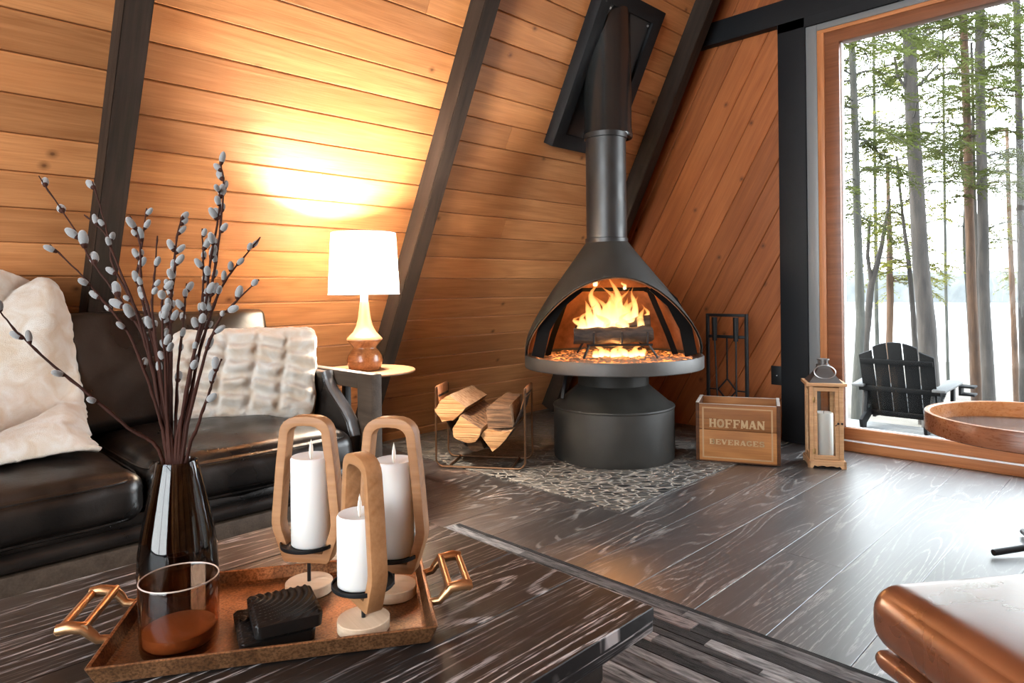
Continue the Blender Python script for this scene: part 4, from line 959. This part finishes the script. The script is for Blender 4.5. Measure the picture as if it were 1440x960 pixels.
for ox, x, y, da, zl, hh, ch, hl, cl in ((.006, -1.080, .577, -26, .482, .253, .152, 'oak loop candle holder at the back left of the tray nearest the vase', 'white pillar candle in the holder at the back left of the tray'),
                                      (.004, -.962, .670, -22, .470, .264, .160, 'oak loop candle holder at the right end of the tray beside its handle', 'tallest white pillar candle at the right end of the tray'),
                                      (-.004, -.8985, .5705, -67, .468, .231, .109, 'shortest oak loop candle holder at the front edge of the tray', 'shortest white pillar candle at the front of the tray')):
    rz0 = math.atan2(-x, y)
    zc = candle_holder(x, y, rz0+math.radians(da), zl, hh, hl)
    pillar_candle('pillar_candle', cl, 'white pillar candles on the tray', (x+ox*_r.x, y+ox*_r.y, zc), .0350, ch)
# carved coasters
def carved(name, label, c, rz_, L, W, H, arc):
    bm = BM(); nx = 90; ny = 80; g = []
    for i in range(nx+1):
        row = []
        for j in range(ny+1):
            x, y = -L/2+L*i/nx, -W/2+W*j/ny
            e = min(1, (L/2-abs(x))/.006)*min(1, (W/2-abs(y))/.006)
            d = math.hypot(x-arc[0], (y-arc[1])*1.15)
            z = H-.003*(1-e) + .0019*e*math.sin(2*PI*d/.0108)
            rr = .01; ax, ay = abs(x)-(L/2-rr), abs(y)-(W/2-rr)
            if ax > 0 and ay > 0:
                q = math.hypot(ax, ay)
                if q > rr: x -= math.copysign(ax*(1-rr/q), x); y -= math.copysign(ay*(1-rr/q), y)
            row.append(bm.verts.new((x, y, z)))
        g.append(row)
    for i in range(nx):
        for j in range(ny): bm.faces.new((g[i][j], g[i+1][j], g[i+1][j+1], g[i][j+1]))
    rim = [g[i][0] for i in range(nx+1)]+[g[nx][j] for j in range(1, ny+1)]+[g[i][ny] for i in range(nx-1, -1, -1)]+[g[0][j] for j in range(ny-1, 0, -1)]
    bt = [bm.verts.new((v.co.x*.97, v.co.y*.97, 0)) for v in rim]
    for i in range(len(rim)): k = (i+1) % len(rim); bm.faces.new((rim[k], rim[i], bt[i], bt[k]))
    bm.faces.new(bt)
    return tag(obj(name, bm, M_CARVE, None, c, rz_, 40), label, 'coaster', 'black carved coasters on the tray')
ca = math.atan2(.95, .31)
carved('carved_coaster', 'black carved wooden coaster with ribbed waves, lower one of the two stacked on the tray', (-.992, .470, FLZ), ca, .108, .118, .019, (-.05, .02))
carved('carved_coaster', 'black carved wooden coaster with arched ridges lying on top of the other one', (-.978, .480, FLZ+.0225), ca, .098, .112, .021, (-.048, .036))
# tumbler and vase
bm = BM(); lathe(bm, [(0, 0), (.048, 0), (.052, .003), (.0535, .012), (.0545, .10), (.0540, .1015), (.0528, .1015), (.0522, .10), (.0512, .014), (.047, .010), (0, .009)], 72)
gt = tag(obj('glass_tumbler', bm, M_AMBER, None, (-1.050, .353, FLZ), smooth=50), 'amber brown glass tumbler at the front left corner of the tray', 'glass')
bm = BM(); tube(bm, [(.0534*math.cos(2*PI*k/72), .0534*math.sin(2*PI*k/72), .1022) for k in range(72)], .0011, 8, closed=True); obj('rim', bm, plain('amber glass rim glint', (.50, .40, .35), .08, spec=1.), gt, smooth=80)  # opaque pale ring: light caught by the lip put into colour
bm = BM(); lathe(bm, [(0, .0105), (.0455, .0112), (.0490, .0145), (.0498, .030), (.046, .032), (0, .031)], 64); obj('base_fill', bm, plain('caramel fill', (.27, .155, .08), .5), gt, smooth=50)  # caramel-coloured disc in the bottom of the tumbler
VX, VY = -1.180, .3955
bm = BM(); outp = [(.044, 0), (.048, .003), (.056, .022), (.0605, .045), (.062, .065), (.0605, .095), (.0555, .13), (.0485, .165), (.041, .20), (.0345, .228), (.0315, .243)]
lathe(bm, [(0, 0)] + outp + [(.0308, .2445), (.0295, .243)] + [(r-.0028, max(z, .008)) for r, z in outp[-2:0:-1]] + [(0, .008)], 72)
vase = tag(obj('bottle_vase', bm, M_SMOKE, None, (VX, VY, FLZ), smooth=60), 'dark smoked glass vase holding willow branches at the back left of the tray', 'vase')
VT = FLZ + .243
# pussy willow branches: outline points are given along each branch, in the plane of the vase
B = [
 ([(54,247),(105,323),(128,365),(174,429),(203,477),(222,560),(236,646)], .06, 9, 'willow branch reaching farthest up to the left with large grey catkins'),
 ([(130,255),(146,308),(157,351),(189,432),(212,510),(230,590),(240,646)], .02, 5, 'willow branch crossing the dark rafter with two pale catkins near its tip'),
 ([(70,344),(116,388),(146,424),(178,464),(203,521),(224,585),(235,646)], -.05, 6, 'thin willow branch leaning left with sparse small catkins below the longest branch'),
 ([(119,302),(151,333),(160,375),(196,445),(216,520),(236,646)], .03, 4, 'short forked willow twig in front of the rafter'),
 ([(-6,430),(20,462),(58,499),(122,552),(180,601),(228,646)], -.10, 5, 'long reddish willow branch stretching low across the fur throw'),
 ([(206,293),(201,337),(193,390),(205,440),(222,520),(238,646)], .05, 9, 'willow branch with crowded catkins just right of the rafter'),
 ([(182,303),(196,337),(199,395),(212,450),(226,540),(240,646)], .00, 6, 'willow branch with a bare forked tip beside the rafter'),
 ([(221,331),(217,390),(214,432),(222,500),(234,580),(243,646)], -.03, 5, 'straight willow branch with a bare pointed tip in the middle of the bunch'),
 ([(257,303),(249,333),(242,397),(240,450),(241,550),(243,646)], .04, 10, 'willow branch with catkins to its tip at the centre of the bunch'),
 ([(246,345),(246,385),(237,440),(236,520),(238,646)], -.04, 7, 'shorter central willow branch with a cluster of catkins halfway up'),
 ([(309,226),(314,256),(311,308),(302,379),(288,450),(267,521),(250,646)], .05, 14, 'tallest willow branch standing straight up at the right of the bunch'),
 ([(284,321),(286,372),(284,432),(272,503),(260,570),(248,646)], -.02, 11, 'upright willow branch thick with catkins left of the tallest one'),
 ([(366,333),(337,369),(313,401),(295,447),(275,520),(253,646)], .00, 8, 'willow branch leaning farthest right toward the lamp'),
 ([(364,393),(323,432),(306,454),(284,515),(256,646)], -.05, 6, 'lower right-leaning willow branch with small spaced catkins'),
 ([(306,262),(309,291),(295,372),(289,430),(268,520),(251,646)], -.06, 10, 'second tallest willow branch close beside the tallest one'),
 ([(312,505),(300,532),(293,556),(278,598),(262,646)], -.08, 3, 'short bare willow twig low at the right in front of the fur pillow'),
 ([(231,400),(228,445),(233,520),(241,646)], -.07, 7, 'short willow branch in the dense middle with grey catkins at half height'),
 ([(262,398),(258,450),(250,530),(246,646)], .07, 7, 'short willow branch behind the dense middle with pale catkins'),
]
ck = {}
def catkin_mesh():
    bm = BM(); lathe(bm, [(0, -.0085), (.0022, -.0078), (.0042, -.0055), (.0053, -.002), (.0053, .0015), (.0044, .005), (.0026, .0075), (0, .0085)], 14)
    return bm
cat0 = None; cap0 = None
for bi, (pts, dz, nc, lab) in enumerate(B):
    K = len(pts); base_d = 1.112; P = []
    for i, (x, y) in enumerate(pts):
        t = 1-i/(K-1); P.append(at(x, y, base_d + dz*t))
    ang = bi*2.4; mouth = Vector((VX+.017*math.cos(ang), VY+.017*math.sin(ang), VT))
    # meet the vase mouth, then run down inside it
    cl = min(((P[-1]-Vector((VX, VY, VT))).to_2d().length, 1), (1e9, 0))[0]
    off = (P[-1]-Vector((VX, VY, 0))).to_2d()
    if off.length > .023: P[-1] = Vector((VX+off.x/off.length*.023, VY+off.y/off.length*.023, VT))
    else: P[-1].z = VT
    dirn = (P[-1]-P[-2]).normalized(); low = Vector((VX-off.x*.5+.02*math.cos(ang), VY-off.y*.5+.02*math.sin(ang), FLZ+.016)); P.append(low)
    # smooth
    Q = []
    for i in range(len(P)-1):
        a, b = P[i], P[i+1]; p_, n_ = P[max(0, i-1)], P[min(len(P)-1, i+2)]
        for k in range(6):
            f = k/6; Q.append(.5*((2*a)+(b-p_)*f+(2*p_-5*a+4*b-n_)*f*f+(3*a-p_-3*b+n_)*f**3) + Vector((rnd.uniform(-1, 1), rnd.uniform(-1, 1), rnd.uniform(-1, 1)))*.0006)
    Q.append(P[-1]); Q = Q[::-1]
    root = thing('willow_branch', lab, 'branch', Q[0], 0, 'pussy willow branches in the smoked vase')
    bm = BM(); nq = len(Q); tube(bm, [q-Q[0] for q in Q], [.0027*(1-i/nq)+.0009 + (.0006 if i % 5 == 0 else 0) for i in range(nq)], 7); obj('stem', bm, M_TWIG, root, smooth=60)
    tot = len(Q)-7; rr = random.Random(bi*11+3)
    for c in range(nc):
        t = .30 + .68*(c+rr.uniform(.1, .9))/nc; s = 6 + t*tot; i = min(int(s), len(Q)-2); f = s-i
        p = Q[i].lerp(Q[i+1], f); d = (Q[i+1]-Q[i]).normalized()
        side = d.cross(Vector((rr.uniform(-1, 1), rr.uniform(-1, 1), rr.uniform(-.5, .5)))).normalized(); ax = (d*1.0+side*rr.uniform(.35, .8)).normalized()
        big = (1.0 if bi not in (0,) else 1.3)*rr.uniform(.75, 1.15)
        if cat0 is None:
            o = obj('catkin', catkin_mesh(), M_CATK, root, smooth=80); cat0 = o
            bm = BM(); lathe(bm, [(0, -.0105), (.0026, -.0095), (.0036, -.0072), (.0043, -.005), (.003, -.0045)], 10); cp = obj('bud_scale', bm, M_TWIG, o, smooth=60); cap0 = cp
        else:
            o = dup(cat0, root); cp = dup(cap0, o)
        o.location = p - Q[0] + ax*.009*big + side*.0022; o.scale = (big, big, big*rr.uniform(1.05, 1.4)); o.rotation_mode = 'QUATERNION'; o.rotation_quaternion = ax.to_track_quat('Z', 'Y')

# ------------------------------------------------------------------ ottoman
OE1 = Vector((.79, -.613, 0)).normalized(); ORZ = math.atan2(OE1.y, OE1.x); OC = Vector((-.40, 1.30, 0)) + OE1*.33 + Vector((-OE1.y, OE1.x, 0))*.25
ot = thing('leather_ottoman', 'cognac brown leather ottoman with thick cushion at the edge of the rug', 'ottoman', OC, ORZ)
bm = BM(); cushion(bm, (0, 0, .365), (.335, .258, .058), .05, puff=(.008, .008, .022), amp=.006, sc=4, n=40); obj('cushion', bm, M_COGNAC, ot, smooth=80)
bm = BM(); cushion(bm, (0, 0, .288), (.325, .248, .017), .0165, puff=(.0, .0, .0), n=20); obj('base_band', bm, M_COGNAC, ot, smooth=80)
bm = BM(); lathe(bm, [(0, .06), (.03, .06), (.028, .26), (.09, .268), (.09, .274), (0, .274)], 32); obj('pedestal', bm, M_BLACK, ot)
for k in range(4):
    bm = BM(); a = k*PI/2+PI/4; bar(bm, (0, 0, .07), (.25*math.cos(a), .25*math.sin(a), .03), .035, .02, bev=.004); obj('foot', bm, M_BLACK, ot)

# ------------------------------------------------------------------ round tray table by the window
RC = at(1461, 600, 2.36); rt = thing('round_tray_table', 'round tray-topped side table with orange wooden rim by the window sill', 'side table', (RC.x, RC.y, 0))
ZT = RC.z
bm = BM(); ro, ri, hb, htp = .345, .327, ZT-.035, ZT+.035
lathe(bm, [(ro-.004, hb), (ro, hb+.004), (ro, htp-.003), (ro-.002, htp)], 120); obj('outer_band', bm, M_TRAYOUT, rt)
bm = BM(); lathe(bm, [(ro-.002, htp-.0002), (ro-.006, htp+.0006), (ri+.004, htp+.0006), (ri, htp-.003), (ri, hb+.012)], 120); obj('inner_band', bm, M_TRAYIN, rt)
bm = BM(); lathe(bm, [(0, hb+.012), (ri+.002, hb+.012), (ro-.004, hb+.004), (ro-.004, hb), (0, hb)], 120); obj('tabletop', bm, M_TRAYTOP, rt)
bm = BM(); lathe(bm, [(0, .03), (.016, .03), (.016, hb), (0, hb)], 24); obj('stem', bm, M_BLACK, rt)
ft = on_z(1397, 776, .018); v = ft-Vector((RC.x, RC.y, .018)); L_ = v.length; a0 = math.atan2(v.y, v.x)
for k in range(3):
    a = a0+k*2*PI/3; bm = BM(); tube(bm, [(0, 0, .03), (L_*math.cos(a), L_*math.sin(a), .016)], .011, 12); obj('foot', bm, M_BLACK, rt)

# ------------------------------------------------------------------ outside
DZ = -.43
bm = BM()
for k in range(22): boxb(bm, (-2.5, 4.30+k*.142, DZ-.03), (3.5, 4.30+k*.142+.136, DZ), .003)
boxb(bm, (-2.5, 4.3, DZ-.2), (3.5, 7.42, DZ-.031)); tag(obj('deck', bm, M_DECK, smooth=20), 'weathered grey board deck outside the window under the black chair', 'deck', kind='structure')
bm = BM(); G = []
def gz(x, y): 
    t = max(0, min(1, (y-5)/40)); return -.75-2.7*t**.8+.12*noise.noise(Vector((x*.3, y*.3, 0)))*(1-t)
for i in range(61):
    G.append([bm.verts.new((-50+90*i/60, y, gz(-50+90*i/60, y))) for y in [4.2+.8*k for k in range(56)]])
for i in range(60):
    for j in range(55): bm.faces.new((G[i][j], G[i+1][j], G[i+1][j+1], G[i][j+1]))
struct(obj('ground', bm, M_GROUND, smooth=60))
bm = BM(); boxb(bm, (-260, 44, -3.8), (160, 260, -3.42)); o = struct(obj('lake', bm, M_LAKE))
bm = BM(); pts = []
for i in range(160):
    x = -220+2.2*i; pts.append((x, 5.2+1.6*noise.noise(Vector((x*.03, 0, 0)))+1.1*noise.noise(Vector((x*.25, 3, 0)))+.8*noise.noise(Vector((x*.7, 5, 0)))))
fr_ = [[bm.verts.new((x, 205+3*noise.noise(Vector((x*.2, 1, 1)))-d, z)) for d, z in ((8, -3.5), (5, h*.35-1), (1, h-1.2), (-4, h-.7), (-8, -3.5))] for x, h in pts]
for a, b in zip(fr_, fr_[1:]):
    for j in range(4): bm.faces.new((a[j], b[j], b[j+1], a[j+1]))
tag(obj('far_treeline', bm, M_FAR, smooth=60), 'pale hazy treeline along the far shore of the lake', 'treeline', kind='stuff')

# deck chair
AC = at(1266, 607, 6.5); AC.z = DZ
ad = thing('adirondack_chair', 'black wooden deck chair with slatted fan back facing the lake outside the window', 'chair', AC, .03)
b0, b1 = Vector((0, .07, .09)), Vector((0, -.20, .84)); bd = (b1-b0).normalized(); bn = Vector((0, bd.z, -bd.y))
def top_drop(x):
    x = abs(x); return .055*(x/.19)**2 if x < .19 else .085+.06*(x-.19)/.13
for k in range(5):
    x = (k-2)*.126; hw = .0595; tilt = (k-2)*.006
    m = frame(b0+Vector((x, 0, 0)), Vector((1, 0, 0)), bd)
    pl = [(-hw, 0), (hw, 0)]+[(hw-2*hw*j/8, .797-top_drop(x+hw-2*hw*j/8)) for j in range(9)]
    bm = BM(); prism(bm, [(a+tilt*b, b) for a, b in pl], .02, m, .002); obj('back_slat', bm, M_CHAIR, ad)
for s_, w_ in ((.60, .62), (.305, .70), (.04, .62)):
    p = b0+bd*s_-bn*.022; bm = BM(); bar(bm, p-Vector((w_/2, 0, 0)), p+Vector((w_/2, 0, 0)), .02, .05, up=bd, bev=.003); obj('back_rail', bm, M_CHAIR, ad)
for s in (-1, 1):
    bm = BM(); poly = [(s*.29, -.12), (s*.40, -.12), (s*.42, .25), (s*.43, .52), (s*.39, .60), (s*.31, .60), (s*.28, .50), (s*.30, .15)]
    if s < 0: poly = poly[::-1]
    m = Matrix.Translation((0, .0, .40)) @ Matrix.Rotation(.03, 4, 'X'); prism(bm, poly, .024, m, .004); obj('armrest', bm, M_DECK if False else plain('grey worn black paint', (.03, .032, .032), .6), ad)
    bm = BM(); bar(bm, (s*.35, .50, 0), (s*.35, .50, .40), .03, .09, up=(0, 1, 0), bev=.003); obj('leg', bm, M_CHAIR, ad)
    bm = BM(); bar(bm, (s*.27, -.28, .045), (s*.27, .55, .33), .03, .10, bev=.003); obj('side_rail', bm, M_CHAIR, ad)
    bm = BM(); bar(bm, (s*.27, -.17, 0), (s*.29, .0, .38), .028, .06, bev=.003); obj('leg', bm, M_CHAIR, ad)
for k in range(6):
    t = k/5; bm = BM(); box(bm, (0, .10+.44*t, .155+.175*t), (.60, .075, .02), rotm('X', .33), .003); obj('seat_slat', bm, plain('seat grey paint', (.025, .027, .027), .6) if k == 0 else bpy.data.materials['seat grey paint'], ad)
bm = BM()
for z in (.385, .31): boxb(bm, (.42, .36, z), (.55, .52, z+.018), .003)
boxb(bm, (.42, .36, .31), (.44, .52, .40), .002); obj('cup_holder', bm, M_CHAIR, ad)

# trees
def tree(name, label, group, pts, d, w, mat, fol=None, nb=0, zr=(1.5, 6), spread=1.5, seed=0, extra=()):
    """trunk outline points with distance d, widths in pixels; its foot goes to the ground, its head above the window."""
    P = [at(x, y, d) for x, y in pts]; ww = [q*d/FPX/2 for q in w]
    dn = (P[-1]-P[-2]).normalized(); foot = P[-1] + dn*max(.05, (P[-1].z-gz(P[-1].x, P[-1].y)+.1)/max(.3, -dn.z)) if P[-1].z > gz(P[-1].x, P[-1].y) else P[-1]
    P = P+[foot]; ww = ww+[ww[-1]*1.12]; root = thing(name, label, 'tree', foot, 0, group)
    Q, R2 = [], []
    for i in range(len(P)-1):
        for k in range(5): f = k/5; Q.append(P[i].lerp(P[i+1], f)-foot+Vector((noise.noise(Vector((i+f, seed, 0))), noise.noise(Vector((i+f, 0, seed))), 0))*.02); R2.append((ww[i]*(1-f)+ww[i+1]*f)*(1+.12*noise.noise(Vector(((i+f)*3, seed, 5)))))
    Q.append(Vector()); R2.append(ww[-1]); bm = BM(); tube(bm, Q, R2, 12)
    for ex, ew in extra:
        E = [at(x, y, d)-foot for x, y in ex]; tube(bm, E, [ew*d/FPX/2*(1-.6*i/len(E)) for i in range(len(E))], 7)
    obj('trunk', bm, mat, root, smooth=70)
    if not nb: return root
    rr = random.Random(seed); bm = BM(); lf = BM()
    zs = [q.z for q in Q]
    for b in range(nb):
        z = rr.uniform(*zr)-foot.z
        i = min(range(len(Q)), key=lambda i: abs(Q[i].z-z)); base = Q[i].copy(); base.z = z if abs(Q[i].z-z) < 1.0 else Q[i].z
        az = rr.uniform(0, 2*PI); rs0 = rr.uniform(-.1, .5); ln = spread*rr.uniform(.5, 1.15); tw = []
        for k in range(9):
            t = k/8; tw.append(base+Vector((math.cos(az)*ln*t, math.sin(az)*ln*t, ln*(rs0*t-.42*t*t)+.03*rr.uniform(-1, 1)))); az += rr.uniform(-.12, .12)
        tube(bm, tw, [.009*(1-k/9)+.002 for k in range(9)], 5)
        if fol is None: continue
        for k in range(2, 9):
            for sgn in (-1, 1, 0):
                if rr.random() < .12: continue
                dr = (tw[k]-tw[k-1]).normalized(); sd = Vector((-dr.y, dr.x, 0)).normalized()*sgn
                t0 = tw[k].lerp(tw[k-1], rr.random()); td = (dr*.7+sd*rr.uniform(.6, 1)+Vector((0, 0, rr.uniform(-.3, .1)))).normalized(); tl_ = rr.uniform(.18, .42)*ln/1.5
                for q in range(int(tl_/.028)):
                    c0 = t0+td*(.028*q)+Vector((0, 0, -.25*(.028*q)**2/tl_))
                    for s2 in (-1, 1):
                        nd = (td*.6+Vector((-td.y, td.x, rr.uniform(-.5, .3)))*s2).normalized(); l_ = rr.uniform(.06, .12); wv = nd.cross(Vector((0, 0, 1))).normalized()*.010+Vector((0, 0, rr.uniform(-.006, .006)))
                        a_, b_ = c0, c0+nd*l_
                        lf.faces.new([lf.verts.new(p) for p in (a_-wv*.3, a_+nd*l_*.5-wv, b_, a_+nd*l_*.5+wv)])
    obj('branches', bm, mat, root, smooth=70)
    if fol is not None: obj('foliage', lf, fol, root, smooth=0)
    return root
TG = 'trees beyond the window'
T = [
 ('pine_tree', 'thick grey pine trunk standing tallest behind the deck chair', [(1270,-230),(1274,-60),(1279,60),(1288,250),(1297,400),(1306,520)], 9.5, [13,15,17,19,22,25], M_BARK, M_NEED, 64, (2.2, 8), 1.7, [([(1288,150),(1262,105),(1258,80)], 5), ([(1292,120),(1320,90)], 4), ([(1290,180),(1268,130)], 3)]),
 ('hemlock_tree', 'slim grey-green trunk at the left edge of the window, nearest the frame', [(1192,-260),(1197,-60),(1198,70),(1204,250),(1210,450),(1205,560)], 8.2, [7,8,9,10,12,14], M_BARKG, M_NEED, 56, (1.8, 6), 1.3, []),
 ('forked_tree', 'thin brown forked tree just left of the deck chair back', [(1252,280),(1240,345),(1225,400),(1218,470),(1216,560)], 11, [3,6,9,10,11], M_BARK, None, 5, (1.4, 2.4), .5, [([(1225,395),(1220,360),(1223,310)], 6)]),
 ('young_pine', 'thin orange-lit young pine behind the deck chair back', [(1248,230),(1251,330),(1252,420),(1250,520)], 14, [4,7,9,10], M_BARKO, M_NEEDY, 26, (1.0, 4.2), 1.3, []),
 ('young_pine', 'slender dark sapling between the chair back and the thick trunk', [(1261,220),(1269,300),(1277,360),(1284,440),(1290,520)], 12, [3,4,6,7,8], M_BARK, M_NEEDY, 18, (1.2, 3.2), .9, []),
 ('pine_tree', 'tall twin pine trunk, left one of the pair at the middle right', [(1340,-260),(1348,-80),(1356,60),(1362,250),(1366,400),(1374,570)], 10.5, [7,9,10,11,12,14], M_BARKO, M_NEED, 52, (2.0, 8), 1.7, []),
 ('pine_tree', 'tall twin pine trunk, right one of the pair at the middle right', [(1372,-260),(1375,-80),(1378,60),(1381,250),(1383,400),(1391,570)], 10.2, [9,11,12,13,14,17], M_BARK, M_NEED, 52, (2.4, 8), 1.7, []),
 ('young_pine', 'thin dark stem squeezed between the twin pine trunks', [(1366,60),(1369,200),(1372,320),(1376,430),(1382,570)], 10.9, [3,4,5,6,7], M_BARK, None, 6, (2, 4.5), .8, []),
 ('crooked_sapling', 'crooked bare sapling left of the twin pines', [(1349,180),(1352,225),(1358,265),(1356,320),(1360,400)], 13, [3,4,5,5,5], M_BARKG, None, 5, (2, 3.6), .7, []),
 ('pine_tree', 'orange-lit thin pine toward the right end of the window', [(1416,180),(1419,300),(1424,420),(1430,570)], 14.5, [4,6,7,8], M_BARKO, M_NEEDY, 30, (1.2, 5), 1.5, []),
 ('pine_tree', 'grey pine trunk partly cut by the right picture edge', [(1428,-100),(1434,200),(1438,420),(1442,570)], 11.5, [8,9,11,14], M_BARK, M_NEED, 40, (1.6, 7), 1.6, []),
 ('hemlock_tree', 'distant yellow-green hemlock filling the gap behind the slim left trunk', [(1228,40),(1230,200),(1232,400),(1234,500)], 19, [3,4,5,6], M_BARKG, M_NEEDY, 60, (1.5, 8), 1.7, []),
 ('hemlock_tree', 'distant green hemlock between the thick trunk and the twin pines', [(1325,-60),(1327,150),(1330,400),(1332,480)], 24, [2,3,4,4], M_BARKG, M_NEED, 64, (3, 11), 2.2, []),
]
for i, (nm, lb, pts, d, w, mt, fo, nb, zr, sp, ex) in enumerate(T): tree(nm, lb, TG, pts, d, w, mt, fo, nb, zr, sp, i*13+5, ex)

# ------------------------------------------------------------------ light
w = bpy.data.worlds.new('overcast bright sky'); S.world = w; w.use_nodes = True; nt = w.node_tree; bg = nt.nodes['Background']
geo = nt.nodes.new('ShaderNodeNewGeometry'); sep = nt.nodes.new('ShaderNodeSeparateXYZ'); tc = nt.nodes.new('ShaderNodeTexCoord'); nt.links.new(tc.outputs['Generated'], sep.inputs[0])
cr_ = nt.nodes.new('ShaderNodeValToRGB'); e = cr_.color_ramp.elements; e[0].position = .0; e[0].color = (.95, 1.0, 1.02, 1); e[1].position = .8; e[1].color = (.80, .93, 1.05, 1)
nt.links.new(sep.outputs[2], cr_.inputs[0]); nt.links.new(cr_.outputs[0], bg.inputs[0]); bg.inputs[1].default_value = 5.6
def lamp_(name, typ, loc, energy, col, size=.03, rot=None):
    l = bpy.data.lights.new(name, typ); l.energy = energy; l.color = col
    if typ == 'POINT': l.shadow_soft_size = size
    o = bpy.data.objects.new(name, l); COL.objects.link(o); o.location = loc
    if rot: o.rotation_euler = rot
    return o, l
lamp_('bulb_light', 'POINT', (LX, LY, LZ+.495), 100, (1, .90, .79), .055)
for k, (x, y, z, en) in enumerate(((-.05, -.02, .84, 4.5), (.07, .0, .80, 4.5), (.0, -.16, .63, 2))): lamp_('fire_light', 'POINT', SP(x, y, z), en, (1, .42, .12), .06)
so, sl_ = lamp_('sun', 'SUN', (-20, -5, 20), 3.5, (1, .88, .68)); sl_.angle = .05; so.rotation_euler = Vector((.8, .35, -.5)).to_track_quat('-Z', 'Y').to_euler()
for nm, loc, sx, sz, rx in (('window portal', (0, 4.25, 1.25), 2.78, 2.25, -PI/2), ('added back window portal', (0, YB-.08, 1.56), 3.9, 2.95, PI/2)):  # the back portal serves the added rear window
    l = bpy.data.lights.new(nm, 'AREA'); l.shape = 'RECTANGLE'; l.size = sx; l.size_y = sz; l.cycles.is_portal = True
    o = bpy.data.objects.new(nm, l); COL.objects.link(o); o.location = loc; o.rotation_euler = (rx, 0, 0)

# ------------------------------------------------------------------ view
S.view_settings.view_transform = 'Standard'; S.view_settings.look = 'None'; S.view_settings.gamma = 1; S.view_settings.use_curve_mapping = False
S.view_settings.exposure = 1.42
S.cycles.use_denoising = True; S.cycles.max_bounces = 9; S.cycles.diffuse_bounces = 5; S.cycles.glossy_bounces = 4; S.cycles.transmission_bounces = 9; S.cycles.transparent_max_bounces = 24
S.cycles.sample_clamp_indirect = 8; S.cycles.caustics_refractive = False; S.cycles.caustics_reflective = False
